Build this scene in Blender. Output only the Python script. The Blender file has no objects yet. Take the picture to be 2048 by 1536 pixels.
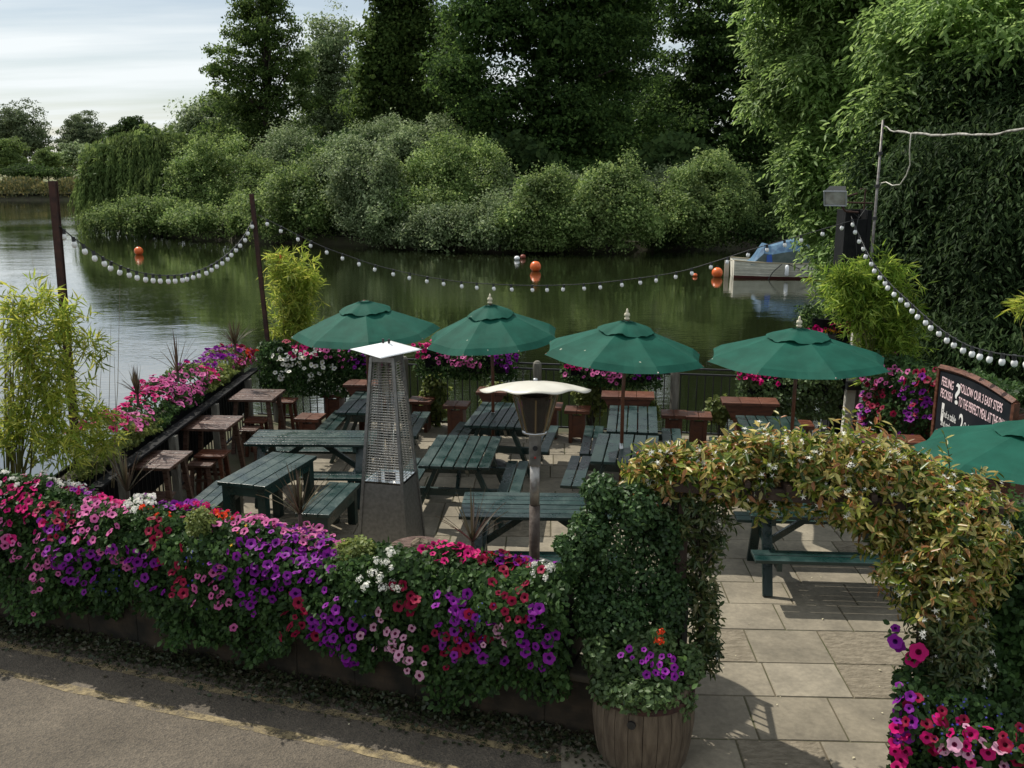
import bpy, math, random
import numpy as np
from mathutils import Vector, Matrix
R = math.radians
rng = np.random.default_rng(7)
random.seed(7)
scene = bpy.context.scene
col = scene.collection

# ------------------------------------------------------------------ camera
CAM_H, FPX, PITCH = 3.9, 1900.0, math.atan((768 - 330) / 1900.0)
cam = bpy.data.cameras.new("camera")
cam.sensor_width = 36; cam.lens = 36 * FPX / 2048; cam.clip_end = 6000; cam.clip_start = .05
camo = bpy.data.objects.new("camera", cam); col.objects.link(camo)
camo.location = (0, 0, CAM_H); camo.rotation_euler = (math.pi / 2 - PITCH, 0, 0)
scene.camera = camo
# ------------------------------------------------------------------ sky, sun, exposure
SUN_AZ = Vector((-.72, .69, 0)).normalized(); SUN_EL = R(52)
w = bpy.data.worlds.new("World"); scene.world = w; w.use_nodes = True
nt = w.node_tree; nt.nodes.clear()
def N(nt, t, **k):
    n = nt.nodes.new(t)
    for a, b in k.items(): setattr(n, a, b)
    return n
out = N(nt, 'ShaderNodeOutputWorld'); bg = N(nt, 'ShaderNodeBackground'); bg.inputs[1].default_value = .085
sky = N(nt, 'ShaderNodeTexSky'); sky.sky_type = 'NISHITA'; sky.sun_disc = False
sky.sun_elevation = SUN_EL; sky.sun_rotation = math.atan2(SUN_AZ.x, SUN_AZ.y); sky.air_density = 1.0; sky.dust_density = .7
tc = N(nt, 'ShaderNodeTexCoord'); sep = N(nt, 'ShaderNodeSeparateXYZ'); nt.links.new(tc.outputs['Generated'], sep.inputs[0])
ad = N(nt, 'ShaderNodeMath', operation='ADD'); ad.inputs[1].default_value = .09; nt.links.new(sep.outputs[2], ad.inputs[0])
mx = N(nt, 'ShaderNodeMath', operation='MAXIMUM'); mx.inputs[1].default_value = .03; nt.links.new(ad.outputs[0], mx.inputs[0])
dx = N(nt, 'ShaderNodeMath', operation='DIVIDE'); dy = N(nt, 'ShaderNodeMath', operation='DIVIDE')
for d, i in ((dx, 0), (dy, 1)):
    nt.links.new(sep.outputs[i], d.inputs[0]); nt.links.new(mx.outputs[0], d.inputs[1])
cb = N(nt, 'ShaderNodeCombineXYZ'); nt.links.new(dx.outputs[0], cb.inputs[0]); nt.links.new(dy.outputs[0], cb.inputs[1])
mp = N(nt, 'ShaderNodeMapping'); mp.inputs['Scale'].default_value = (.30, 1.1, 1); mp.inputs['Location'].default_value = (3.3, 1.2, 0)
nt.links.new(cb.outputs[0], mp.inputs[0])
nz = N(nt, 'ShaderNodeTexNoise'); nz.inputs['Scale'].default_value = 1.0; nz.inputs['Detail'].default_value = 7; nz.inputs['Roughness'].default_value = .52
nt.links.new(mp.outputs[0], nz.inputs[0])
cr = N(nt, 'ShaderNodeValToRGB'); cr.color_ramp.elements[0].position = .40; cr.color_ramp.elements[1].position = .62
cr.color_ramp.elements[0].color = (.30, .30, .30, 1); cr.color_ramp.elements[1].color = (.93, .93, .93, 1)
nt.links.new(nz.outputs[0], cr.inputs[0])
mix = N(nt, 'ShaderNodeMix', data_type='RGBA'); nt.links.new(cr.outputs[0], mix.inputs[0]); nt.links.new(sky.outputs[0], mix.inputs[6])
mix.inputs[7].default_value = (11.2, 11.8, 12.0, 1)
nt.links.new(mix.outputs[2], bg.inputs[0]); nt.links.new(bg.outputs[0], out.inputs[0])
sl = bpy.data.lights.new("sun", 'SUN'); sl.energy = 4.8; sl.angle = R(.55); sl.color = (1, .95, .84)
so = bpy.data.objects.new("sun", sl); col.objects.link(so)
sd = SUN_AZ * math.cos(SUN_EL) + Vector((0, 0, math.sin(SUN_EL)))
so.rotation_euler = (-sd).to_track_quat('-Z', 'Y').to_euler(); so.location = (0, 0, 40)
scene.view_settings.view_transform = 'Standard'; scene.view_settings.look = 'None'
scene.view_settings.exposure = 0; scene.view_settings.gamma = 1
try:
    scene.cycles.max_bounces = 7; scene.cycles.diffuse_bounces = 3; scene.cycles.glossy_bounces = 3
    scene.cycles.transmission_bounces = 5; scene.cycles.transparent_max_bounces = 8
    scene.cycles.use_denoising = True; scene.cycles.caustics_reflective = False; scene.cycles.caustics_refractive = False
except Exception: pass

# ------------------------------------------------------------------ measuring helpers (photo pixel -> place in the world)
_c, _s = math.cos(PITCH), math.sin(PITCH)
def ray(px, py):
    x = (px - 1024) / FPX; y = -(py - 768) / FPX
    return Vector((x, _c + y * _s, -_s + y * _c))
def P(px, py, z=0.0):
    d = ray(px, py); t = (z - CAM_H) / d.z
    return Vector((d.x * t, d.y * t, z))
def PY(px, py, Y):
    d = ray(px, py); t = Y / d.y
    return Vector((d.x * t, Y, CAM_H + d.z * t))
def PV(px, py, A, B):
    """hit of a sight line with the vertical plane through A and B"""
    d = ray(px, py); e = Vector((B[0] - A[0], B[1] - A[1])); n = Vector((-e.y, e.x))
    t = (n.x * A[0] + n.y * A[1]) / (n.x * d.x + n.y * d.y)
    return Vector((d.x * t, d.y * t, CAM_H + d.z * t))

# ------------------------------------------------------------------ object helpers
def tag(o, label=None, cat=None, group=None, kind=None):
    if label: o['label'] = label
    if cat: o['category'] = cat
    if group: o['group'] = group
    if kind: o['kind'] = kind
    return o
def thing(name, label, cat, loc=(0, 0, 0), rz=0, group=None):
    o = bpy.data.objects.new(name, None); col.objects.link(o)
    o.empty_display_size = .1; o.location = loc; o.rotation_euler = (0, 0, rz)
    return tag(o, label, cat, group)
class MB:
    def __init__(s): s.v = []; s.f = []; s.m = []
    def add(s, vs, fs, mi=0):
        b = len(s.v); s.v += [tuple(v) for v in vs]; s.f += [tuple(i + b for i in f) for f in fs]; s.m += [mi] * len(fs); return s
    def box(s, c, d, rot=None, mi=0):
        c = Vector(c); h = [x / 2 for x in d]
        vs = [Vector((x * h[0], y * h[1], z * h[2])) for z in (-1, 1) for y in (-1, 1) for x in (-1, 1)]
        if rot is not None: vs = [rot @ v for v in vs]
        return s.add([v + c for v in vs], [(0, 2, 3, 1), (4, 5, 7, 6), (0, 1, 5, 4), (2, 6, 7, 3), (0, 4, 6, 2), (1, 3, 7, 5)], mi)
    def beam(s, a, b, w_, h_, mi=0, up=(0, 0, 1)):
        a = Vector(a); b = Vector(b); d = b - a; L = d.length; d.normalize(); u = Vector(up)
        if abs(d.dot(u)) > .99: u = Vector((0, 1, 0))
        x = d.cross(u).normalized(); z = x.cross(d)
        m = Matrix((x, d, z)).transposed()
        return s.box((a + b) / 2, (w_, L, h_), m, mi)
    def tube(s, pts, r, n=8, mi=0, cap=True):
        pts = [Vector(p) for p in pts]; k = len(pts); rs = r if hasattr(r, '__len__') else [r] * k
        vs = []; prev = None
        for i, p in enumerate(pts):
            d = (pts[min(i + 1, k - 1)] - pts[max(i - 1, 0)])
            d = d.normalized() if d.length > 1e-9 else Vector((0, 0, 1))
            if prev is None:
                u = Vector((1, 0, 0)) if abs(d.x) < .9 else Vector((0, 1, 0)); prev = d.cross(u).normalized()
            u = (prev - d * prev.dot(d)).normalized(); prev = u; v = d.cross(u)
            for j in range(n):
                a = 2 * math.pi * j / n; vs.append(p + (u * math.cos(a) + v * math.sin(a)) * rs[i])
        fs = [(i * n + j, i * n + (j + 1) % n, (i + 1) * n + (j + 1) % n, (i + 1) * n + j) for i in range(k - 1) for j in range(n)]
        if cap: fs += [tuple(range(n))[::-1], tuple((k - 1) * n + j for j in range(n))]
        return s.add(vs, fs, mi)
    def lathe(s, prof, c=(0, 0, 0), n=24, mi=0, cap=True):
        c = Vector(c); vs = [c + Vector((r * math.cos(2 * math.pi * j / n), r * math.sin(2 * math.pi * j / n), z)) for r, z in prof for j in range(n)]
        k = len(prof)
        fs = [(i * n + j, i * n + (j + 1) % n, (i + 1) * n + (j + 1) % n, (i + 1) * n + j) for i in range(k - 1) for j in range(n)]
        if cap: fs += [tuple(range(n))[::-1], tuple((k - 1) * n + j for j in range(n))]
        return s.add(vs, fs, mi)
    def build(s, name, mats, parent=None, smooth=False, bevel=0, label=None):
        me = bpy.data.meshes.new(name); me.from_pydata(s.v, [], s.f)
        for m in (mats if isinstance(mats, (list, tuple)) else [mats]): me.materials.append(m)
        if len(set(s.m)) > 1: me.polygons.foreach_set('material_index', s.m)
        if smooth: me.polygons.foreach_set('use_smooth', [True] * len(s.f))
        me.update(); o = bpy.data.objects.new(name, me); col.objects.link(o)
        if parent is not None: o.parent = parent
        if bevel:
            b = o.modifiers.new('bevel', 'BEVEL'); b.width = bevel; b.segments = 2; b.limit_method = 'ANGLE'
        if label: o['label'] = label
        return o
def copy_tree(o, parent=None):
    c = o.copy(); col.objects.link(c)
    if parent is not None: c.parent = parent
    for ch in [x for x in kids.get(o.name, [])]: copy_tree(ch, c)
    return c
kids = {}
def note(o):
    kids[o.name] = [x for x in bpy.data.objects if x.parent == o]
    for x in kids[o.name]: note(x)

# scatter a small template mesh many times into ONE mesh (numpy)
def frames(nrm, spin):
    n = nrm / np.maximum(np.linalg.norm(nrm, axis=1, keepdims=True), 1e-9)
    a = np.where(np.abs(n[:, 2:3]) < .95, np.array([[0, 0, 1.]]), np.array([[1., 0, 0]]))
    x = np.cross(a, n); x /= np.linalg.norm(x, axis=1, keepdims=True); y = np.cross(n, x)
    c = np.cos(spin)[:, None]; s = np.sin(spin)[:, None]
    return x * c + y * s, -x * s + y * c, n
def scatter(name, tv, tf, tm, pos, X, Y, Z, size, mats, parent=None, label=None):
    pos = np.asarray(pos, float); M = len(pos); tv = np.asarray(tv, float); K = len(tv)
    sz = np.broadcast_to(np.asarray(size, float), (M,))[:, None, None]
    V = (X[:, None, :] * tv[None, :, 0:1] + Y[:, None, :] * tv[None, :, 1:2] + Z[:, None, :] * tv[None, :, 2:3]) * sz + pos[:, None, :]
    V = V.reshape(-1, 3)
    cnt = np.array([len(f) for f in tf]); flat = np.concatenate([np.array(f) for f in tf])
    loops = (flat[None, :] + (np.arange(M) * K)[:, None]).reshape(-1)
    tot = np.tile(cnt, M); start = np.concatenate([[0], np.cumsum(tot)[:-1]])
    me = bpy.data.meshes.new(name); me.vertices.add(len(V)); me.vertices.foreach_set('co', V.astype(np.float32).ravel())
    me.loops.add(len(loops)); me.loops.foreach_set('vertex_index', loops.astype(np.int32))
    me.polygons.add(len(tot)); me.polygons.foreach_set('loop_start', start.astype(np.int32)); me.polygons.foreach_set('loop_total', tot.astype(np.int32))
    mats = mats if isinstance(mats, (list, tuple)) else [mats]
    for m in mats: me.materials.append(m)
    if len(mats) > 1: me.polygons.foreach_set('material_index', np.tile(np.array(tm, np.int32), M))
    me.update(calc_edges=True)
    o = bpy.data.objects.new(name, me); col.objects.link(o)
    if parent is not None: o.parent = parent
    if label: o['label'] = label
    return o
LEAF = ([(0, 0, 0), (.32, .42, .10), (0, 1, -.06), (-.32, .42, .10)], [(0, 1, 2), (0, 2, 3)], [0, 0])
WLANCE = ([(0, 0, 0), (.17, .3, .06), (.13, .68, .03), (0, 1, -.12), (-.13, .68, .03), (-.17, .3, .06)], [(0, 1, 2, 3), (0, 3, 4, 5)], [0, 0])
LANCE = ([(0, 0, 0), (.13, .35, .05), (.09, .7, .03), (0, 1, -.12), (-.09, .7, .03), (-.13, .35, .05)], [(0, 1, 2, 3), (0, 3, 4, 5)], [0, 0])
BLADE = ([(0, 0, 0), (.07, .4, .03), (0, 1, -.10), (-.07, .4, .03)], [(0, 1, 2), (0, 2, 3)], [0, 0])
OVAL = ([(0, 0, 0), (.26, .22, .06), (.3, .6, .05), (0, 1, -.05), (-.3, .6, .05), (-.26, .22, .06)], [(0, 1, 2, 3), (0, 3, 4, 5)], [0, 0])
def unit(a): return a / np.maximum(np.linalg.norm(a, axis=1, keepdims=True), 1e-9)
def leaves(name, pos, nrm, size, mat, parent=None, tmpl=LEAF, droop=None, jitter=.6, label=None):
    """pos (N,3); nrm = preferred face normal; droop: preferred growing direction of the leaf"""
    pos = np.asarray(pos, float); n = len(pos)
    nn = unit(unit(np.asarray(nrm, float)) + rng.normal(0, jitter, (n, 3)))
    if droop is None:
        X, Y, Z = frames(nn, rng.uniform(0, 2 * math.pi, n))
    else:
        d = unit(unit(np.asarray(droop, float)) + rng.normal(0, .28, (n, 3)))
        X = unit(np.cross(d, nn)); Z = np.cross(X, d); Y = d
    s = np.broadcast_to(np.asarray(size, float), (n,)) * rng.uniform(.65, 1.3, n)
    return scatter(name, tmpl[0], tmpl[1], tmpl[2], pos, X, Y, Z, s, mat, parent, label)
def sph(n):
    return unit(rng.normal(0, 1, (n, 3)))

# ------------------------------------------------------------------ materials
def mat(name, color, rough=.6, metal=0., spec=.5, c2=None, scale=8., bump=0., bscale=40., mixpos=(.35, .65), detail=6, stretch=None, trans=0., coord='Object', coat=0., island=0., wear=None):
    m = bpy.data.materials.new(name); m.use_nodes = True; t = m.node_tree; b = t.nodes['Principled BSDF']
    b.inputs['Base Color'].default_value = (*color, 1); b.inputs['Roughness'].default_value = rough
    b.inputs['Metallic'].default_value = metal; b.inputs['Specular IOR Level'].default_value = spec
    if coat: b.inputs['Coat Weight'].default_value = coat; b.inputs['Coat Roughness'].default_value = .15
    tcn = N(t, 'ShaderNodeTexCoord'); src = tcn.outputs[coord]
    if stretch:
        mpn = N(t, 'ShaderNodeMapping'); mpn.inputs['Scale'].default_value = stretch; t.links.new(src, mpn.inputs[0]); src = mpn.outputs[0]
    if c2 is not None:
        nz = N(t, 'ShaderNodeTexNoise'); nz.inputs['Scale'].default_value = scale; nz.inputs['Detail'].default_value = detail; t.links.new(src, nz.inputs[0])
        cr = N(t, 'ShaderNodeValToRGB'); cr.color_ramp.elements[0].position, cr.color_ramp.elements[1].position = mixpos
        cr.color_ramp.elements[0].color = (*color, 1); cr.color_ramp.elements[1].color = (*c2, 1)
        t.links.new(nz.outputs[0], cr.inputs[0]); src2 = cr.outputs[0]
        if island:
            g = N(t, 'ShaderNodeNewGeometry'); mr = N(t, 'ShaderNodeMapRange'); mr.inputs[3].default_value = 1 - island; mr.inputs[4].default_value = 1 + island; t.links.new(g.outputs['Random Per Island'], mr.inputs[0])
            hs = N(t, 'ShaderNodeHueSaturation'); t.links.new(mr.outputs[0], hs.inputs['Value']); t.links.new(src2, hs.inputs['Color']); src2 = hs.outputs[0]
        if wear:
            n3 = N(t, 'ShaderNodeTexNoise'); n3.inputs['Scale'].default_value = 26; n3.inputs['Detail'].default_value = 8; n3.inputs['Roughness'].default_value = .75; t.links.new(tcn.outputs['Object'], n3.inputs[0])
            c3 = N(t, 'ShaderNodeValToRGB'); c3.color_ramp.elements[0].position = .62; c3.color_ramp.elements[1].position = .70; c3.color_ramp.elements[1].color = (.6, .6, .6, 1); t.links.new(n3.outputs[0], c3.inputs[0])
            m3 = N(t, 'ShaderNodeMix', data_type='RGBA'); t.links.new(c3.outputs[0], m3.inputs[0]); t.links.new(src2, m3.inputs[6]); m3.inputs[7].default_value = (*wear, 1); src2 = m3.outputs[2]
            r3 = N(t, 'ShaderNodeMapRange'); r3.inputs[1].default_value = .35; r3.inputs[2].default_value = .7; r3.inputs[3].default_value = rough - .08; r3.inputs[4].default_value = rough + .25; t.links.new(nz.outputs[0], r3.inputs[0]); t.links.new(r3.outputs[0], b.inputs['Roughness'])
        t.links.new(src2, b.inputs['Base Color'])
    if bump:
        nb = N(t, 'ShaderNodeTexNoise'); nb.inputs['Scale'].default_value = bscale; nb.inputs['Detail'].default_value = 5; t.links.new(src, nb.inputs[0])
        bp = N(t, 'ShaderNodeBump'); bp.inputs['Strength'].default_value = bump; bp.inputs['Distance'].default_value = .02
        t.links.new(nb.outputs[0], bp.inputs['Height']); t.links.new(bp.outputs[0], b.inputs['Normal'])
    return m
def leafmat(name, cols, trans=.4, rough=.45, spec=.4, tcol=1.5, wide=None, hue=.485, sat=.86):
    """colour varies leaf by leaf (random per island) and gently clump by clump"""
    m = bpy.data.materials.new(name); m.use_nodes = True; t = m.node_tree; b = t.nodes['Principled BSDF']; o = t.nodes['Material Output']
    g = N(t, 'ShaderNodeNewGeometry'); cr = N(t, 'ShaderNodeValToRGB'); e = cr.color_ramp.elements
    while len(e) < len(cols): e.new(.5)
    for i, c in enumerate(cols): e[i].position = i / max(1, len(cols) - 1); e[i].color = (*c, 1)
    t.links.new(g.outputs['Random Per Island'], cr.inputs[0]); src = cr.outputs[0]
    if wide:
        tcn = N(t, 'ShaderNodeTexCoord'); nz = N(t, 'ShaderNodeTexNoise'); nz.inputs['Scale'].default_value = wide; nz.inputs['Detail'].default_value = 2
        t.links.new(tcn.outputs['Object'], nz.inputs[0]); mr = N(t, 'ShaderNodeMapRange'); mr.inputs[1].default_value = .3; mr.inputs[2].default_value = .7
        mr.inputs[3].default_value = .7; mr.inputs[4].default_value = 1.35; t.links.new(nz.outputs[0], mr.inputs[0])
        hs = N(t, 'ShaderNodeHueSaturation'); t.links.new(mr.outputs[0], hs.inputs['Value']); t.links.new(src, hs.inputs['Color']); src = hs.outputs[0]
    if hue != .5:
        h0 = N(t, 'ShaderNodeHueSaturation'); h0.inputs['Saturation'].default_value = sat; t.links.new(src, h0.inputs['Color']); src = h0.outputs[0]
    t.links.new(src, b.inputs['Base Color']); b.inputs['Roughness'].default_value = rough; b.inputs['Specular IOR Level'].default_value = spec
    tr = N(t, 'ShaderNodeBsdfTranslucent'); h = N(t, 'ShaderNodeHueSaturation'); h.inputs['Value'].default_value = tcol; h.inputs['Saturation'].default_value = 1.0
    h.inputs['Hue'].default_value = hue
    t.links.new(src, h.inputs['Color']); t.links.new(h.outputs[0], tr.inputs[0])
    ms = N(t, 'ShaderNodeMixShader'); ms.inputs[0].default_value = trans
    t.links.new(b.outputs[0], ms.inputs[1]); t.links.new(tr.outputs[0], ms.inputs[2]); t.links.new(ms.outputs[0], o.inputs[0])
    return m
M = {}
M['bark'] = mat('bark', (.035, .026, .02), .9, c2=(.07, .055, .04), scale=3, bump=.6, bscale=12, stretch=(1, 1, .25))
M['green_wood'] = mat('green painted wood', (.003, .019, .017), .30, c2=(.010, .040, .034), scale=5, bump=.25, bscale=30, spec=.7, mixpos=(.4, .85), island=.28, wear=(.022, .045, .04))
M['brown_wood'] = mat('brown stained wood', (.055, .014, .006), .4, c2=(.12, .038, .016), scale=9, bump=.3, bscale=30, stretch=(1, 6, 6), spec=.5, island=.3, wear=(.16, .08, .045))
M['old_wood'] = mat('weathered brown wood', (.05, .024, .016), .34, c2=(.12, .066, .048), scale=9, bump=.3, bscale=30, stretch=(1, 5, 5), spec=.5, island=.25, wear=(.18, .13, .10))
M['rust'] = mat('rusty steel', (.028, .012, .010), .85, c2=(.06, .024, .016), scale=14, bump=.3)
M['black'] = mat('black paint', (.008, .009, .010), .45, c2=(.02, .02, .022), scale=10, bump=.1)
M['blackwood'] = mat('black painted timber', (.007, .008, .009), .65, c2=(.013, .013, .014), scale=6, bump=.3, bscale=25, spec=.12)
M['grey_post'] = mat('weathered grey timber', (.12, .11, .09), .85, c2=(.2, .19, .16), scale=15, bump=.5, stretch=(1, 1, .3))
M['white_board'] = mat('white painted board', (.78, .76, .70), .6, c2=(.6, .57, .5), scale=5, bump=.15)
M['bulb'] = mat('frosted bulb', (.85, .85, .84), .25, spec=.5)
M['canvas'] = None
# ------------------------------------------------------------------ ground, water, road, paving
WATER_Z = -1.5
def sheet(name, pts, z, m, parent=None, kind='structure'):
    b = MB(); b.add([(x, y, z) for x, y in pts], [tuple(range(len(pts)))]); o = b.build(name, m, parent)
    if kind: o['kind'] = kind
    return o
def water_mat():
    m = bpy.data.materials.new('river water'); m.use_nodes = True; t = m.node_tree; b = t.nodes['Principled BSDF']
    b.inputs['Base Color'].default_value = (.013, .017, .007, 1); b.inputs['Roughness'].default_value = .035; b.inputs['IOR'].default_value = 1.85
    b.inputs['Specular IOR Level'].default_value = .95
    b.inputs['Coat Weight'].default_value = .55; b.inputs['Coat Roughness'].default_value = .03; b.inputs['Coat IOR'].default_value = 1.6
    tcn = N(t, 'ShaderNodeTexCoord')
    prev = None
    for sc, st, dist, stretch in ((.35, .05, .25, (1, 1.8, 1)), (2.6, .17, .05, (1, 2.4, 1)), (11., .11, .012, (1, 1.8, 1))):
        mpn = N(t, 'ShaderNodeMapping'); mpn.inputs['Scale'].default_value = stretch; mpn.inputs['Rotation'].default_value = (0, 0, R(8))
        t.links.new(tcn.outputs['Object'], mpn.inputs[0])
        nz = N(t, 'ShaderNodeTexNoise'); nz.inputs['Scale'].default_value = sc; nz.inputs['Detail'].default_value = 3; t.links.new(mpn.outputs[0], nz.inputs[0])
        hgt = nz.outputs[0]
        if sc > 1:   # ripples come in patches where the breeze touches the water
            pz = N(t, 'ShaderNodeTexNoise'); pz.inputs['Scale'].default_value = .09; pz.inputs['Detail'].default_value = 3; t.links.new(tcn.outputs['Object'], pz.inputs[0])
            mr = N(t, 'ShaderNodeMapRange'); mr.inputs[1].default_value = .40; mr.inputs[2].default_value = .68; mr.inputs[3].default_value = .15; mr.inputs[4].default_value = 1
            t.links.new(pz.outputs[0], mr.inputs[0])
            mm = N(t, 'ShaderNodeMath', operation='MULTIPLY'); t.links.new(hgt, mm.inputs[0]); t.links.new(mr.outputs[0], mm.inputs[1]); hgt = mm.outputs[0]
        bp = N(t, 'ShaderNodeBump'); bp.inputs['Strength'].default_value = st; bp.inputs['Distance'].default_value = dist
        t.links.new(hgt, bp.inputs['Height'])
        if prev: t.links.new(prev.outputs[0], bp.inputs['Normal'])
        prev = bp
    t.links.new(prev.outputs[0], b.inputs['Normal']); t.links.new(prev.outputs[0], b.inputs['Coat Normal'])
    return m
sheet('water', [(-3000, -300), (3000, -300), (3000, 4000), (-3000, 4000)], WATER_Z, water_mat())
M['soil'] = mat('bank soil', (.035, .028, .018), .95, c2=(.05, .055, .022), scale=1.2, bump=.5, bscale=6)
M['meadow'] = mat('dry meadow grass', (.16, .13, .05), .95, c2=(.10, .12, .035), scale=.03, bump=.2, bscale=1)
# far meadow and the wooded island
sheet('far_meadow', [(-3000, 153), (-58, 153), (-52, 175), (-45, 230), (3000, 230), (3000, 5000), (-3000, 5000)], -.5, M['meadow'])
isl = [P(190, 455, WATER_Z), P(280, 470, WATER_Z), P(370, 480, WATER_Z), P(520, 488, WATER_Z), P(700, 494, WATER_Z), P(850, 500, WATER_Z), P(1000, 508, WATER_Z),
       P(1150, 506, WATER_Z), P(1300, 503, WATER_Z), P(1500, 494, WATER_Z), P(1800, 490, WATER_Z)]
isl = [(p.x, p.y + 1.0) for p in isl] + [(90, 80), (90, 140), (0, 140), (-45, 120)]
bi = MB(); n = len(isl); cx = sum(p[0] for p in isl) / n; cy = sum(p[1] for p in isl) / n
bi.add([(x, y, WATER_Z - .3) for x, y in isl] + [(cx + (x - cx) * .97, cy + (y - cy) * .96, WATER_Z + .5) for x, y in isl],
       [tuple(range(n, 2 * n))] + [(i, (i + 1) % n, n + (i + 1) % n, n + i) for i in range(n)])
o = bi.build('island_ground', M['soil']); o['kind'] = 'structure'
# far bank edge under the reeds
o = MB().add([(-300, 152, -1.8), (-57, 152, -1.8), (-57, 154, -.45), (-300, 154, -.45)], [(0, 1, 2, 3)]).build('far_bank', M['soil']); o['kind'] = 'structure'
# near bank
nb = [(-60, 9.4), (-4.7, 9.2), (-4.35, 14.9), (5.2, 13.45), (6.2, 14.2), (8.6, 21), (13, 36), (40, 60), (80, 60), (80, -60), (-60, -60)]
b = MB(); n = len(nb)
b.add([(x, y, -.03) for x, y in nb] + [(x, y, -2.2) for x, y in nb], [tuple(range(n))[::-1]] + [(i, (i + 1) % n, n + (i + 1) % n, n + i) for i in range(n)])
o = b.build('ground', M['soil']); o['kind'] = 'structure'
# road
def asphalt():
    m = bpy.data.materials.new('asphalt'); m.use_nodes = True; t = m.node_tree; b = t.nodes['Principled BSDF']; b.inputs['Roughness'].default_value = .88
    tcn = N(t, 'ShaderNodeTexCoord')
    v = N(t, 'ShaderNodeTexVoronoi'); v.inputs['Scale'].default_value = 75; t.links.new(tcn.outputs['Object'], v.inputs[0])
    nz = N(t, 'ShaderNodeTexNoise'); nz.inputs['Scale'].default_value = 1.3; nz.inputs['Detail'].default_value = 8; nz.inputs['Roughness'].default_value = .7; t.links.new(tcn.outputs['Object'], nz.inputs[0])
    c1 = N(t, 'ShaderNodeValToRGB'); e = c1.color_ramp.elements; e[0].color = (.075, .062, .047, 1); e[1].color = (.145, .122, .095, 1); e[0].position = .3; e[1].position = .7
    t.links.new(nz.outputs[0], c1.inputs[0])
    c2 = N(t, 'ShaderNodeValToRGB'); e = c2.color_ramp.elements; e[0].color = (.35, .35, .35, 1); e[1].color = (1.35, 1.3, 1.2, 1); e[1].position = 1
    t.links.new(v.outputs['Color'], c2.inputs[0])
    mm = N(t, 'ShaderNodeMix', data_type='RGBA', blend_type='MULTIPLY'); mm.inputs[0].default_value = .75
    t.links.new(c1.outputs[0], mm.inputs[6]); t.links.new(c2.outputs[0], mm.inputs[7]); t.links.new(mm.outputs[2], b.inputs['Base Color'])
    bp = N(t, 'ShaderNodeBump'); bp.inputs['Strength'].default_value = .8; bp.inputs['Distance'].default_value = .008
    t.links.new(v.outputs['Distance'], bp.inputs['Height']); t.links.new(bp.outputs[0], b.inputs['Normal'])
    return m
M['asphalt'] = asphalt()
rl = [P(x, y, 0) for x, y in ((0, 1287), (200, 1322), (400, 1372), (600, 1401 + 20), (765, 1462), (890, 1500))]
# wall runs parallel to the yellow lines
WA, WB = Vector((-4.5, 7.62, 0)), Vector((.54, 5.87, 0)); WD = (WB - WA).normalized(); WN = Vector((WD.y, -WD.x, 0))  # WN points to the road
def wp(s, off=0, z=0): return WA + WD * s + WN * off + Vector((0, 0, z))
road_pts = [wp(-60, .06), wp(5.35, .06), wp(5.9, .5), wp(6.6, 3), wp(8, 30), wp(-60, 30)]
sheet('road', [(p.x, p.y) for p in road_pts], .0, M['asphalt'])
M['asphalt_patch'] = mat('paler asphalt', (.10, .095, .08), .9, c2=(.16, .15, .125), scale=30, bump=.5, bscale=90)
pp = [wp(-30, 1.62), wp(1.0, 1.45), wp(2.2, 1.52), wp(3.4, 2.1), wp(3.6, 20), wp(-30, 20)]
e_ = [wp(s, 1.62 + .18 * max(0, s - 1.2) ** 1.6 + .03 * math.sin(s * 5) + .02 * math.sin(s * 13), 0) for s in [i * .15 - 4 for i in range(52)]]
sheet('road_patch', [(p.x, p.y) for p in e_] + [(wp(3.8, 12).x, wp(3.8, 12).y), (wp(-4, 12).x, wp(-4, 12).y)], .003, M['asphalt_patch'])
def yellow():
    m = bpy.data.materials.new('worn yellow paint'); m.use_nodes = True; t = m.node_tree; b = t.nodes['Principled BSDF']; b.inputs['Roughness'].default_value = .8
    o = t.nodes['Material Output']; tcn = N(t, 'ShaderNodeTexCoord')
    nz = N(t, 'ShaderNodeTexNoise'); nz.inputs['Scale'].default_value = 9; nz.inputs['Detail'].default_value = 10; nz.inputs['Roughness'].default_value = .78; t.links.new(tcn.outputs['Object'], nz.inputs[0])
    c = N(t, 'ShaderNodeValToRGB'); c.color_ramp.elements[0].position = .40; c.color_ramp.elements[1].position = .60; t.links.new(nz.outputs[0], c.inputs[0])
    b.inputs['Base Color'].default_value = (.27, .21, .11, 1)
    tr = N(t, 'ShaderNodeBsdfTransparent'); ms = N(t, 'ShaderNodeMixShader'); t.links.new(c.outputs[0], ms.inputs[0]); t.links.new(b.outputs[0], ms.inputs[2]); t.links.new(tr.outputs[0], ms.inputs[1])
    t.links.new(ms.outputs[0], o.inputs[0]); return m
M['yellow'] = yellow()
for off0, nm in ((P(200, 1322), 'road_marking'), (P(200, 1380), 'road_marking')):
    d0 = (off0 - WA).dot(WN)
    b = MB(); S = [i * .12 for i in range(-60, 52)]
    wob = lambda s, k: .007 * math.sin(s * 7.1 + k) + .005 * math.sin(s * 17.3 + 2 * k) + .02 * math.sin(s * .9)
    vs = []
    for s in S: vs += [tuple(wp(s, d0 + wob(s, 1), .004)), tuple(wp(s, d0 + .080 + wob(s, 4), .004))]
    b.add(vs, [(2 * i, 2 * i + 1, 2 * i + 3, 2 * i + 2) for i in range(len(S) - 1)])
    o = b.build(nm, M['yellow']); o['kind'] = 'structure'
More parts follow.
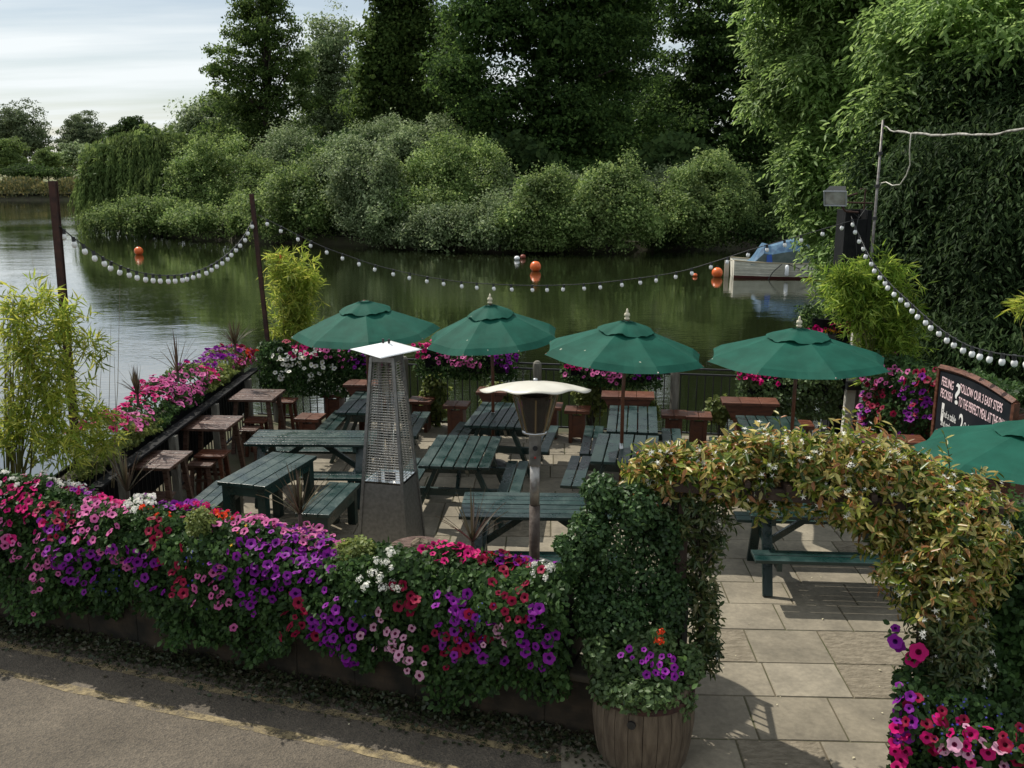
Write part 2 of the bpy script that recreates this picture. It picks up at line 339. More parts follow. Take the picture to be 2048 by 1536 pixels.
# paving: every slab laid as a bevelled stone of its own tone
def slabmat():
    m = bpy.data.materials.new('paving slabs'); m.use_nodes = True; t = m.node_tree; b = t.nodes['Principled BSDF']; b.inputs['Roughness'].default_value = .8
    g = N(t, 'ShaderNodeNewGeometry'); cr = N(t, 'ShaderNodeValToRGB'); e = cr.color_ramp.elements
    e[0].color = (.20, .172, .125, 1); e[1].color = (.275, .24, .18, 1); e.new(.5).color = (.24, .207, .153, 1)
    t.links.new(g.outputs['Random Per Island'], cr.inputs[0])
    tcn = N(t, 'ShaderNodeTexCoord'); prev = cr.outputs[0]
    for sc, lo, hi, f in ((2.3, .62, 1.12, .9), (24, .8, 1.12, .8)):
        nz = N(t, 'ShaderNodeTexNoise'); nz.inputs['Scale'].default_value = sc; nz.inputs['Detail'].default_value = 8; nz.inputs['Roughness'].default_value = .65; t.links.new(tcn.outputs['Object'], nz.inputs[0])
        mr = N(t, 'ShaderNodeMapRange'); mr.inputs[1].default_value = .35; mr.inputs[2].default_value = .65; mr.inputs[3].default_value = lo; mr.inputs[4].default_value = hi; t.links.new(nz.outputs[0], mr.inputs[0])
        mm = N(t, 'ShaderNodeMix', data_type='RGBA', blend_type='MULTIPLY'); mm.inputs[0].default_value = f
        t.links.new(prev, mm.inputs[6]); t.links.new(mr.outputs[0], mm.inputs[7]); prev = mm.outputs[2]
    t.links.new(prev, b.inputs['Base Color'])
    bp = N(t, 'ShaderNodeBump'); bp.inputs['Strength'].default_value = .35; bp.inputs['Distance'].default_value = .01; t.links.new(nz.outputs[0], bp.inputs['Height']); t.links.new(bp.outputs[0], b.inputs['Normal'])
    return m
M['slab'] = slabmat()
M['riven'] = mat('riven stone setts', (.15, .125, .088), .9, c2=(.225, .19, .138), scale=11, bump=1., bscale=26, stretch=(1, 2.2, 1), mixpos=(.38, .62))
M['joint'] = mat('paving joints', (.10, .08, .052), .95, c2=(.05, .055, .02), scale=3)
def inside(x, y):
    if not (-4.25 < x < 6.4 and y < 14.55 - (x + 4.3) * .155): return False
    q = Vector((x, y, 0)) - WA
    if q.dot(WN) > -.12 and q.dot(WD) < 5.35: return False
    if y < 3.2: return False
    return q.dot(WD) > -.3
tile = MB(); riv = MB(); ang = R(-2.2); ca, sa = math.cos(ang), math.sin(ang)
y = 3.0; rr = random.Random(3); row = 0
while y < 15.5:
    d = rr.choice([.46, .5, .5, .56]); x = -5.5 - rr.random() * .6; row += 1
    while x < 8:
        wd = rr.choice([.58, .6, .62, .62, .45]); xc, yc = x + wd / 2, y + d / 2
        X_, Y_ = xc * ca - yc * sa, xc * sa + yc * ca
        if inside(X_, Y_):
            e = .004; h = .009 + rr.uniform(-.002, .002); bv = .006
            isr = rr.random() < (.36 if Y_ < 7.6 and X_ > .8 else .04)
            def q(a, b_, z): return (a * ca - b_ * sa, a * sa + b_ * ca, z)
            x0, x1, y0, y1 = x + e, x + wd - e, y + e, y + d - e
            vs = [q(x0, y0, 0), q(x1, y0, 0), q(x1, y1, 0), q(x0, y1, 0), q(x0 + bv, y0 + bv, h), q(x1 - bv, y0 + bv, h), q(x1 - bv, y1 - bv, h), q(x0 + bv, y1 - bv, h)]
            (riv if isr else tile).add(vs, [(4, 5, 6, 7), (0, 1, 5, 4), (1, 2, 6, 5), (2, 3, 7, 6), (3, 0, 4, 7)])
        x += wd
    y += d
o = tile.build('paving', M['slab']); o['kind'] = 'structure'
o = riv.build('rough_paving', M['riven']); o['kind'] = 'structure'
tb = [wp(-.3, -.1), wp(5.35, -.1), wp(5.75, .35), Vector((1.6, 2.8, 0)), Vector((7, 2.8, 0)), Vector((7, 12.6, 0)), Vector((5.2, 13.0, 0)), Vector((-4.25, 14.5, 0))]
sheet('paving_bed', [(p.x, p.y) for p in tb], .003, M['joint'])

# low roadside wall and the debris strip at its foot
def stonemat():
    m = bpy.data.materials.new('old wall'); m.use_nodes = True; t = m.node_tree; b = t.nodes['Principled BSDF']; b.inputs['Roughness'].default_value = .95
    tcn = N(t, 'ShaderNodeTexCoord'); br = N(t, 'ShaderNodeTexBrick'); br.inputs['Scale'].default_value = 4; br.inputs['Mortar Size'].default_value = .03
    br.inputs['Color1'].default_value = (.035, .026, .016, 1); br.inputs['Color2'].default_value = (.055, .040, .026, 1); br.inputs['Mortar'].default_value = (.04, .03, .02, 1)
    mpn = N(t, 'ShaderNodeMapping'); mpn.inputs['Rotation'].default_value = (R(90), 0, 0); t.links.new(tcn.outputs['Object'], mpn.inputs[0]); t.links.new(mpn.outputs[0], br.inputs[0])
    nz = N(t, 'ShaderNodeTexNoise'); nz.inputs['Scale'].default_value = 5; nz.inputs['Detail'].default_value = 8; t.links.new(tcn.outputs['Object'], nz.inputs[0])
    mr = N(t, 'ShaderNodeValToRGB'); mr.color_ramp.elements[0].color = (.2, .22, .16, 1); mr.color_ramp.elements[1].color = (1.0, .9, .8, 1); mr.color_ramp.elements[0].position = .35; mr.color_ramp.elements[1].position = .68
    t.links.new(nz.outputs[0], mr.inputs[0]); mm = N(t, 'ShaderNodeMix', data_type='RGBA', blend_type='MULTIPLY'); mm.inputs[0].default_value = 1
    t.links.new(br.outputs[0], mm.inputs[6]); t.links.new(mr.outputs[0], mm.inputs[7]); t.links.new(mm.outputs[2], b.inputs['Base Color'])
    bp = N(t, 'ShaderNodeBump'); bp.inputs['Strength'].default_value = .9; bp.inputs['Distance'].default_value = .03; t.links.new(nz.outputs[0], bp.inputs['Height']); t.links.new(bp.outputs[0], b.inputs['Normal'])
    return m
WANG = math.atan2(WD.y, WD.x)
t = thing('low_wall', 'low dark stone wall along the road under the flower hedge', 'wall', wp(0), WANG)
b = MB()
for i in range(-16, 11):
    x0 = i * .5; b.box((x0 + .25, .13, .22 + .004 * (i % 3)), (.5, .22, .44 + .008 * (i % 3)))
b.build('wall_body', stonemat(), t, bevel=.01)
b = MB()
for i in range(-10, 7): b.box((i * .8 + .3, .13, .474 + .003 * (i % 2)), (.79, .30, .06))
b.build('coping', mat('mossy coping', (.05, .042, .03), .95, c2=(.09, .075, .05), scale=6, bump=.6, bscale=15), t, bevel=.02)
n = 9000
s = rng.uniform(-4, 5.6, n); off = np.abs(rng.normal(0, .13, n)) + .0
pos = np.array([[*wp(a, b_ + .02 * math.sin(a * 5), 0)] for a, b_ in zip(s, off)]); pos[:, 2] = rng.uniform(.005, .10, n) * np.clip(1 - off / .42, .08, 1)
M['weeds'] = leafmat('small weeds', [(.02, .035, .012), (.045, .06, .02), (.06, .045, .025)], .25)
o = leaves('roadside_weeds', pos, np.tile([0, 0, 1.], (n, 1)), .04, M['weeds'], jitter=.5); tag(o, 'weeds and leaf litter along the foot of the low wall', 'weeds', kind='stuff')
# fallen petals on paving and road
n = 70; pts = [P(x, y, .018) for x, y in zip(rng.uniform(100, 1800, n), rng.uniform(1120, 1530, n)) if x > 1400 or rng.random() < .25]; n = len(pts)
o = leaves('fallen_petals', np.array([[*p] for p in pts]), np.tile([0, 0, 1.], (n, 1)), .022, mat('pale petals', (.5, .45, .3), .7), jitter=.15); tag(o, 'pale fallen petals and leaves scattered on the ground', 'petals', kind='stuff')
# ------------------------------------------------------------------ trees and shrubs
M['maple'] = leafmat('maple leaves', [(.013, .038, .006), (.038, .090, .011), (.085, .165, .022)], .45, .7, .1, 1.8, wide=.12)
M['cypress'] = leafmat('cypress leaves', [(.028, .062, .010), (.06, .115, .014), (.10, .16, .022)], .42, .7, .1, 1.8, wide=.15)
M['willowgrey'] = leafmat('grey willow leaves', [(.065, .11, .032), (.14, .21, .07), (.27, .34, .17)], .40, .55, .22, 1.6, wide=.3, sat=.86)
M['willowbush'] = leafmat('willow scrub leaves', [(.05, .10, .022), (.13, .21, .045), (.25, .33, .11)], .42, .55, .2, 1.7, wide=.35, sat=.92)
M['weeping'] = leafmat('weeping willow leaves', [(.055, .105, .018), (.10, .165, .028), (.14, .21, .045)], .42, .6, .15, 1.6, wide=.4)
M['fargreen'] = leafmat('far tree leaves', [(.06, .09, .04), (.09, .13, .055), (.12, .16, .07)], .35, .65, .15, wide=.2)
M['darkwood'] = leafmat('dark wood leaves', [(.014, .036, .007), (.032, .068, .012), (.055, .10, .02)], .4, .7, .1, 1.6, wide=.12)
M['nearwillow'] = leafmat('near willow leaves', [(.06, .13, .018), (.15, .27, .04), (.27, .40, .11)], .48, .5, .22, 1.7, wide=.5)
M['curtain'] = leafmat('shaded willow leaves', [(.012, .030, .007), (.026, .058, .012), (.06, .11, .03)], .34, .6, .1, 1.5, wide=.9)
def lobe(px, py, rx, ry, Y, depth=None):
    """ellipsoid standing at distance Y, as wide and high as it measures there"""
    c = PY(px, py, Y); k = (Y * _c) / FPX
    return (c.x, c.y, c.z, rx * k, (depth if depth else (rx + ry) / 2 * k), ry * k)
def crown_pts(lobes, n, clump=1.2, per=60, shell=(.55, 1.0), flat=.6, low=-9e9, gap=0., updown=.25, lump=.16):
    vol = np.array([l[3] * l[5] + l[4] * l[5] for l in lobes]); pr = vol / vol.sum()
    k = max(4, int(n / per)); li = rng.choice(len(lobes), k, p=pr); L = np.array(lobes)[li]
    d = sph(k); rad = rng.uniform(shell[0] ** 2, shell[1] ** 2, k) ** .5
    rad *= np.where(rng.random(k) < .10, rng.uniform(1.05, 1.22, k), 1.)
    rad *= 1 + lump * np.sin(d[:, 0] * 5 + li) * np.cos(d[:, 2] * 6 + li * 2) + rng.normal(0, .05, k)
    cc = L[:, :3] + d * L[:, 3:6] * rad[:, None]; ok = cc[:, 2] > low; cc = cc[ok]; d = d[ok]
    m = max(1, int(n / max(1, len(cc))))
    cs = clump * rng.uniform(.6, 1.35, len(cc))
    u = sph(len(cc) * m); u[:, 2] = np.where(rng.random(len(u)) < .7, np.abs(u[:, 2]), u[:, 2])
    rr_ = rng.random(len(u)) ** .45
    p = np.repeat(cc, m, 0) + u * rr_[:, None] * np.repeat(cs, m)[:, None] * np.array([1, 1, flat])
    nrm = u * .7 + np.repeat(d, m, 0) * .5 + np.array([0, 0, updown])
    keep = p[:, 2] > low
    return p[keep], nrm[keep], cc
def limbs(base, top, targets, r0, n=10, seed=0):
    q = random.Random(seed); base = Vector(base); top = Vector(top); b = MB()
    pts = []; K = 9
    for i in range(K + 1):
        f = i / K; pts.append(base.lerp(top, f) + Vector((q.uniform(-1, 1), q.uniform(-1, 1), 0)) * r0 * .5 * math.sin(math.pi * f))
    b.tube(pts, [r0 * (1.25 if i == 0 else 1) * (1 - .85 * i / K) for i in range(K + 1)], 10)
    for j, tg in enumerate(targets[:n]):
        tg = Vector(tg); f = min(.92, max(.12, (tg.z - base.z) / max(.1, top.z - base.z) * .72)); a = base.lerp(top, f)
        mid = a.lerp(tg, .5) + Vector((0, 0, (tg - a).length * .10)); r = r0 * (1 - .8 * f) * .55
        b.tube([a, a.lerp(mid, .6), mid, mid.lerp(tg, .6), tg], [r, r * .8, r * .55, r * .35, r * .12], 6)
    return b
def shift(p, o): return p - np.array(o)
def tree(name, label, cat, lobes, n, size, m, base, top, r0, clump=1.2, per=60, shell=(.55, 1.), flat=.6, low=-9e9, group=None, tmpl=LEAF, inner=.14, nl=14, updown=.25, jitter=.6, lump=.16):
    t = thing(name, label, cat, base, group=group)
    p, nr, cc = crown_pts(lobes, n, clump, per, shell, flat, low, updown=updown, lump=lump)
    ni = int(n * inner)
    if ni:
        p2, n2, _ = crown_pts(lobes, ni, clump * 1.2, per, (.1, .62), 1., low)
        p = np.vstack([p, p2]); nr = np.vstack([nr, n2]); sz = np.concatenate([np.full(len(p) - len(p2), size), np.full(len(p2), size * 1.8)])
    else: sz = size
    leaves('crown', shift(p, base), nr, sz, m, t, tmpl, jitter=jitter)
    q = random.Random(int(abs(base[0]) * 10)); ids = [q.randrange(len(cc)) for _ in range(nl)]
    limbs((0, 0, 0), Vector(top) - Vector(base), [cc[i] - np.array(base) for i in ids], r0, nl, seed=int(abs(base[0]) * 7)).build('trunk', M['bark'], t, smooth=True)
    return t
GZ = -.6
FARG = 'trees across the far meadow'
def far(label, lb, n, size, m, name='tree', **k):
    c = lb[0]; tree(name, label, 'tree' if name != 'bush' else 'bush', lb, n, size, m, (c[0], c[1], GZ), (c[0], c[1], c[2] + c[5] * .5), c[3] * .06, clump=c[3] * .28, per=50, group=FARG, nl=8, **k)
far('big round grey-green tree at the far left edge beyond the meadow', [lobe(45, 262, 50, 52, 260), lobe(5, 270, 40, 55, 262), lobe(60, 290, 38, 35, 258)], 15000, .55, M['fargreen'])
far('pointed grey-green tree standing alone behind the meadow, right of the big round one', [lobe(165, 262, 38, 38, 275), lobe(150, 290, 45, 28, 272), lobe(182, 285, 32, 30, 272)], 12000, .6, M['fargreen'])
far('dark flat-topped tree peeping over the weeping willow', [lobe(270, 258, 30, 24, 240), lobe(238, 268, 25, 18, 240), lobe(290, 275, 22, 24, 238)], 9000, .5, M['darkwood'])
far('olive green tree at the left edge just behind the reeds', [lobe(12, 312, 34, 38, 190), lobe(30, 330, 22, 20, 189)], 8000, .4, M['weeping'])
far('small round olive bush on the meadow between the two left trees', [lobe(93, 322, 27, 26, 180)], 6000, .35, M['weeping'], name='bush')
far('low grey-green bush touching the left side of the weeping willow', [lobe(150, 308, 34, 22, 215), lobe(130, 318, 30, 16, 212), lobe(190, 316, 34, 22, 212)], 8000, .45, M['willowgrey'], name='bush')
far('low dark hedge bush behind the reeds under the olive bush', [lobe(60, 346, 60, 10, 170), lobe(125, 350, 34, 7, 170)], 5000, .35, M['darkwood'], name='bush')
# far hedgerow closing the horizon
n = 26000; x = rng.uniform(-900, 700, n); pos = np.stack([x, rng.uniform(620, 660, n), rng.random(n) ** .7 * (9 + 5 * np.sin(x * .021) + 3 * np.sin(x * .083)) - .5], 1)
o = leaves('distant_treeline', pos, np.tile([0, -1, .5], (n, 1)), 3.0, M['fargreen']); tag(o, 'distant line of trees on the horizon behind the meadow', 'treeline', kind='stuff')
# reeds on the far bank
n = 26000; x = rng.uniform(-130, -56, n); h = rng.random(n) ** .6
yy = 152.6 + rng.uniform(0, 6, n); hh = (2.6 + .5 * np.sin(x * .7) + .4 * np.sin(x * 2.1))
pos = np.stack([x, yy, WATER_Z + .1 + h * hh], 1)
o = leaves('bank_reeds', pos, np.tile([0, -1, .6], (n, 1)), .42, leafmat('reeds', [(.05, .07, .02), (.10, .11, .03), (.24, .20, .05)], .3, wide=.25), droop=np.tile([0, 0, 1.], (n, 1)))
tag(o, 'tall reeds and yellow flowering weeds along the far left bank', 'reeds', kind='stuff')

# -- tall trees on the island
def wood(name, label, lobes, n, size, m, Y, trunk_px, top_py, r0, cat='tree', group='tall trees on the wooded island', **k):
    b = PY(trunk_px, 400, Y); t = PY(trunk_px, top_py, Y)
    return tree(name, label, cat, lobes, n, size, m, (b.x, Y, -1.0), (t.x, Y, t.z), r0, group=group, **k)
L = []
q = random.Random(5)
def conifer(cx, top, bot, wmax, Y, left=1., right=1., step=26, seed=1):
    q = random.Random(seed); L = []; y = top
    while y < bot:
        f = (y - top) / (bot - top); w_ = wmax * (.16 + .84 * f ** .62) * (1 - .25 * max(0, f - .8) / .2)
        for sgn, kx in ((-1, left), (1, right)):
            ww = w_ * kx * q.uniform(.72, 1.12)
            L.append(lobe(cx + sgn * ww * .52, y + q.uniform(-6, 6), ww * .5, step * q.uniform(.45, .8), Y, depth=ww * .5 * Y / FPX))
        L.append(lobe(cx, y, w_ * .45, step * .8, Y + q.uniform(-2, 2)))
        y += step * q.uniform(.8, 1.1)
    return L
wood('conifer', 'tall pointed swamp cypress with a bare reddish trunk, first tall tree from the left', conifer(525, -45, 290, 138, 86, 1.1, .95, 27, 3), 32000, .27, M['cypress'], 86, 533, -40, .42,
     clump=.9, per=70, shell=(.4, 1.05), flat=.75, nl=34, inner=.0)
wood('conifer', 'dark broad swamp cypress left of the huge maple, its top out of the picture', conifer(800, -190, 330, 122, 88, 1., 1., 30, 8), 52000, .32, M['cypress'], 88, 800, -200, .5,
     clump=1.2, per=80, shell=(.4, 1.05), flat=.7, nl=26)
wood('willow_tree', 'pale silvery willow tree low behind the swamp cypress on its left', [lobe(430, 262, 72, 62, 96), lobe(370, 285, 48, 42, 95), lobe(455, 230, 40, 40, 96), lobe(500, 290, 60, 60, 95)], 26000, .28, M['willowgrey'], 96, 430, 240, .3, clump=1.4, per=60)
wood('willow_tree', 'tall grey-green willow tree between the two swamp cypresses', [lobe(662, 85, 46, 56, 100), lobe(640, 130, 48, 50, 100), lobe(625, 180, 45, 60, 100), lobe(680, 190, 50, 80, 101), lobe(640, 265, 60, 60, 99), lobe(600, 300, 50, 50, 98)], 26000, .26, M['willowgrey'], 100, 662, 70, .35, clump=1.3, per=60)
wood('maple_tree', 'huge dark maple in the middle, its crown filling the top of the picture',
     [lobe(1090, -60, 190, 120, 80), lobe(960, 60, 80, 80, 77), lobe(1080, 80, 120, 100, 78), lobe(1180, 130, 110, 110, 80), lobe(910, 150, 60, 38, 74), lobe(985, 215, 80, 60, 75), lobe(1100, 240, 120, 90, 77), lobe(1210, 280, 110, 90, 77),
      lobe(1060, 330, 90, 70, 76), lobe(1180, 370, 120, 60, 75), lobe(1230, 0, 110, 90, 80), lobe(1000, -140, 140, 120, 80)], 95000, .30, M['maple'], 80, 1090, -200, .7, clump=1.6, per=110, flat=.45, shell=(.5, 1.05), updown=.6)
wood('lime_tree', 'dark tall tree right of the maple with small patches of sky showing through its crown',
     [lobe(1420, -40, 130, 120, 88), lobe(1390, 90, 80, 70, 86), lobe(1470, 60, 110, 90, 85), lobe(1440, 170, 110, 80, 86), lobe(1330, 215, 60, 60, 87), lobe(1400, 280, 120, 80, 84), lobe(1480, 330, 100, 80, 84), lobe(1300, 330, 90, 60, 84), lobe(1560, 220, 90, 160, 84)], 64000, .30, M['maple'], 86, 1400, -60, .5, clump=1.5, per=100, flat=.5, updown=.6)
BG = 'dark background trees on the island'
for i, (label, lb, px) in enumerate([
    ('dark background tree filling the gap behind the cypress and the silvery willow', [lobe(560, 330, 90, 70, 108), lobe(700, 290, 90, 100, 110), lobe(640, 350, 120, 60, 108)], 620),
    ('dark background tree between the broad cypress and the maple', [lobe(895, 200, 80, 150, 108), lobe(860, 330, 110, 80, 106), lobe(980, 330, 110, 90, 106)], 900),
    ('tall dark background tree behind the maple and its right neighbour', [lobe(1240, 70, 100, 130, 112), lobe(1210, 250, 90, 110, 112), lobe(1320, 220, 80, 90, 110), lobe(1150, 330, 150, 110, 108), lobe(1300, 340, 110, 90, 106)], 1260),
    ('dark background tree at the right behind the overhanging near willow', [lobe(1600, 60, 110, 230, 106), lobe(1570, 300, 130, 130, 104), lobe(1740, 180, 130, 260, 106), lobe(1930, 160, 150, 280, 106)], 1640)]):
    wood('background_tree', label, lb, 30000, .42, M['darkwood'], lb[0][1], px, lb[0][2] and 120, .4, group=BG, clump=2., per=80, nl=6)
# undergrowth wall at the foot of the tall trees
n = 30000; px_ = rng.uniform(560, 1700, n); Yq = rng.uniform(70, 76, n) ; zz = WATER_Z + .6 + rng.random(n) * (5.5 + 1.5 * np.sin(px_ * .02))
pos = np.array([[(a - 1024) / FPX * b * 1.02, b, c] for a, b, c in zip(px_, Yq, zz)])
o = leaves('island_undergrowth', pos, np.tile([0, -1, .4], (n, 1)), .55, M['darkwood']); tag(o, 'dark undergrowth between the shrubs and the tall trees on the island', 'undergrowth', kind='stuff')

# -- weeping willow and willow scrub along the island shore
def bush(label, lobes, n, size, m, group='willow shrubs along the island shore', name='willow_shrub', cat='shrub', clump=.6, **k):
    q = random.Random(int(abs(lobes[0][0]) * 13)); ex = []
    for l in lobes:
        for _ in range(9):
            a = q.uniform(0, 6.28); e = q.uniform(-.1, 1.35); k_ = q.uniform(.14, .36)
            ex.append((l[0] + l[3] * .92 * math.cos(a) * math.cos(e), l[1] - l[4] * .9 * abs(math.sin(a)) * math.cos(e), l[2] + l[5] * .95 * math.sin(e), l[3] * k_, l[4] * k_, l[5] * k_ * 1.5))
    lobes = lobes + ex
    c = lobes[0]; t = tree(name, label, cat, lobes, n, size, m, (c[0], c[1], WATER_Z + .25), (c[0], c[1], c[2] + c[5] * .6), .16, clump=clump, per=45, low=WATER_Z + .12, group=group, flat=1.3, shell=(.6, 1.14), lump=.30, **k)
    return t
def weeping():
    Y = 80; lobes = [lobe(270, 330, 100, 62, Y), lobe(215, 380, 52, 70, Y - 1), lobe(310, 300, 90, 45, Y), lobe(330, 380, 90, 60, Y - 2), lobe(250, 420, 80, 30, Y - 4), lobe(385, 340, 70, 60, Y)]
    base = (lobes[0][0], Y, WATER_Z + .3); t = thing('weeping_willow', 'weeping willow with hanging yellow-green branches at the left tip of the island', 'tree', base)
    L = np.array(lobes); k = 1500; li = rng.choice(len(lobes), k, p=(L[:, 3] * L[:, 5]) / (L[:, 3] * L[:, 5]).sum()); d = sph(k); d[:, 2] = np.abs(d[:, 2]) * .9 + .05; d[:, 1] = -np.abs(d[:, 1]) * np.where(rng.random(k) < .7, 1, -1)
    st = L[li, :3] + unit(d) * L[li, 3:6] * rng.uniform(.8, 1.05, (k, 1)); m_ = 34; f = np.linspace(0, 1, m_)
    out_ = unit(d * [1, 1, 0] + 1e-6); ln = rng.uniform(1.6, 4.2, k)
    pts = st[:, None, :] + out_[:, None, :] * (f[None, :, None] ** .6) * .7 - np.array([0, 0, 1.]) * (f[None, :, None] ** 1.25) * ln[:, None, None] + rng.normal(0, .05, (k, m_, 3))
    pts = pts.reshape(-1, 3); dr = np.repeat(out_ * .35 + np.array([0, 0, -1.]), m_, 0); nr = np.repeat(out_ + np.array([0, 0, .4]), m_, 0)
    ok = pts[:, 2] > WATER_Z + .1; pts, dr, nr = pts[ok], dr[ok], nr[ok]
    leaves('crown', shift(pts, base), nr, .34, M['weeping'], t, LANCE, droop=dr, jitter=.4)
    p2, n2, cc = crown_pts(lobes, 9000, 1., 50, (.1, .8), 1, WATER_Z + .2)
    leaves('inner_foliage', shift(p2, base), n2, .5, M['weeping'], t)
    limbs((0, 0, 0), (0, 0, 4.5), [cc[i] - np.array(base) for i in range(0, len(cc), 14)], .3, 12).build('trunk', M['bark'], t, smooth=True)
weeping()
B = [
 ('low willow shrub hanging over the water at the foot of the weeping willow', [lobe(300, 440, 110, 28, 74), lobe(240, 440, 50, 22, 76), lobe(380, 445, 60, 26, 73)], 13000, 'willowbush'),
 ('tall willow shrub directly right of the weeping willow', [lobe(430, 350, 75, 62, 77), lobe(470, 390, 80, 60, 76), lobe(390, 400, 70, 60, 76)], 17000, 'willowbush'),
 ('low spreading willow shrub at the water right of the left shrubs', [lobe(460, 450, 95, 30, 71), lobe(520, 440, 70, 36, 71)], 11000, 'willowbush'),
 ('rounded grey willow shrub under the bare trunk of the swamp cypress', [lobe(590, 325, 62, 48, 79), lobe(560, 365, 80, 50, 78), lobe(640, 345, 60, 50, 78)], 16000, 'willowgrey'),
 ('wide dense willow shrub at the water, behind the second rusty post', [lobe(600, 425, 90, 62, 67), lobe(550, 440, 60, 50, 68), lobe(650, 380, 70, 55, 69)], 18000, 'willowbush'),
 ('broad domed willow shrub left of the centre of the shore', [lobe(735, 400, 85, 85, 66), lobe(710, 350, 75, 60, 68), lobe(760, 450, 90, 48, 64)], 22000, 'willowgrey'),
 ('tall loose willow shrub with a ragged top behind the domed shrubs', [lobe(745, 315, 70, 45, 76), lobe(790, 280, 40, 36, 77), lobe(840, 320, 70, 50, 75), lobe(885, 305, 46, 42, 76)], 20000, 'willowgrey'),
 ('largest domed willow shrub in the middle of the island shore', [lobe(900, 385, 95, 78, 67), lobe(870, 430, 90, 70, 65), lobe(950, 390, 75, 80, 66), lobe(930, 325, 46, 40, 70)], 26000, 'willowbush'),
 ('low shrub hanging over the water below the largest domed shrub', [lobe(920, 470, 90, 42, 61.5), lobe(850, 475, 50, 34, 62.5), lobe(1000, 465, 60, 46, 61)], 14000, 'willowgrey'),
 ('round willow shrub behind the middle orange buoy', [lobe(1090, 440, 72, 68, 61), lobe(1060, 465, 66, 48, 60), lobe(1130, 470, 60, 44, 60)], 17000, 'willowbush'),
 ('round willow shrub with a pointed crest right of the middle buoy', [lobe(1225, 420, 72, 70, 61), lobe(1180, 455, 66, 55, 60), lobe(1265, 450, 66, 56, 60), lobe(1215, 375, 34, 34, 61)], 19000, 'willowbush'),
 ('rightmost round willow shrub, behind the moored boat', [lobe(1410, 410, 78, 72, 63), lobe(1380, 450, 72, 52, 62), lobe(1460, 440, 62, 62, 63), lobe(1420, 350, 40, 30, 64)], 20000, 'willowbush'),
 ('soft grey willow shrub filling the gap between the largest dome and the round shrubs', [lobe(1020, 440, 70, 50, 64), lobe(990, 400, 50, 46, 66), lobe(1060, 425, 40, 36, 64)], 12000, 'willowgrey'),
 ('willow shrub behind the gap between the pointed and the rightmost round shrubs', [lobe(1320, 425, 70, 60, 65), lobe(1290, 395, 44, 36, 66), lobe(1345, 380, 36, 34, 66)], 13000, 'willowgrey'),
 ('willow shrub behind the gap right of the middle buoy shrub', [lobe(1155, 420, 50, 46, 64), lobe(1140, 395, 34, 30, 64)], 9000, 'willowgrey'),
 ('yellowish loose shrub between the left shrubs and the post', [lobe(530, 385, 44, 44, 74), lobe(510, 420, 40, 36, 72)], 9000, 'weeping'),
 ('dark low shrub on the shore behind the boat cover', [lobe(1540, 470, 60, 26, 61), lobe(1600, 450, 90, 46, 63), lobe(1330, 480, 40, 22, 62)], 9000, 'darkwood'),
]
for label, lb, n, m in B: bush(label, lb, int(n * 1.35), .17, M[m])

# -- near willow on the right bank, hanging over the river
def spray(name, lobes, k, m_, ln, size, mt, parent, base, tmpl=LANCE, dirb=(0, 0, -.6), spread=.8, shell=(.5, 1.1), jit=.28, clump=.62):
    L = np.array(lobes); pr = L[:, 3] * L[:, 5]; kc = max(6, k // 42); lc = rng.choice(len(lobes), kc, p=pr / pr.sum()); dc = sph(kc)
    rc = rng.uniform(shell[0] ** 2, shell[1] ** 2, kc) ** .5; cc_ = L[lc, :3] + dc * L[lc, 3:6] * rc[:, None]; wi = rng.integers(0, kc, k)
    u_ = sph(k); u_[:, 2] = np.abs(u_[:, 2]) * .9 - .15; d = unit(dc[wi] * .6 + u_ * .8)
    st = cc_[wi] + u_ * (rng.random(k) ** .5 * rng.uniform(.6, 1.3, kc)[wi] * clump)[:, None] * np.array([1, 1, .7])
    g = unit(d * [1, 1, .5] * spread + np.array(dirb) + rng.normal(0, .35, (k, 3))); f = np.linspace(0, 1, m_); l = rng.uniform(.6, 1.3, k) * ln
    pts = st[:, None, :] + g[:, None, :] * f[None, :, None] * l[:, None, None] - np.array([0, 0, 1.]) * (f[None, :, None] ** 2) * l[:, None, None] * .45 + rng.normal(0, size * jit, (k, m_, 3))
    side = np.where(np.arange(m_) % 2, 1., -1.)[None, :, None] * unit(np.cross(g, np.array([0, 0, 1.])))[:, None, :]
    dr = (g[:, None, :] * .8 + side * .75 + np.array([0, 0, -.35])).reshape(-1, 3)
    nr = np.broadcast_to((d * .4 + np.array([0, 0, .8]))[:, None, :], (k, m_, 3)).reshape(-1, 3)
    return leaves(name, shift(pts.reshape(-1, 3), base), nr, size, mt, parent, tmpl, droop=dr, jitter=.5)
base = (10.2, 19.5, -.1)
NL = [lobe(1650, 40, 110, 110, 21), lobe(1720, 110, 150, 90, 20), lobe(1600, 190, 62, 55, 21), lobe(1700, 230, 110, 80, 20.5), lobe(1650, 330, 62, 56, 20), lobe(1665, 415, 60, 46, 19.5), lobe(1730, 490, 60, 40, 18.8), lobe(1720, 400, 80, 110, 20), lobe(1725, 545, 46, 26, 18.6),
      lobe(1850, 20, 150, 130, 19.5), lobe(1880, 170, 140, 90, 19), lobe(2050, 60, 140, 160, 18.5), lobe(1800, 280, 90, 80, 19.5), lobe(1750, -120, 240, 110, 20)]
t = thing('willow_tree', 'big bright green willow overhanging the river and boat on the right', 'tree', base)
NL += [lobe(1900, 90, 130, 80, 16.5), lobe(1830, 210, 70, 60, 16.6), lobe(2040, 110, 90, 60, 15.5), lobe(1800, 350, 46, 60, 16.8), lobe(1890, 250, 60, 40, 16.), lobe(2000, 20, 110, 60, 15.5)]
spray('crown', NL, 21000, 9, .48, .15, M['nearwillow'], t, base, WLANCE, dirb=(0, 0, -.25), clump=.5)
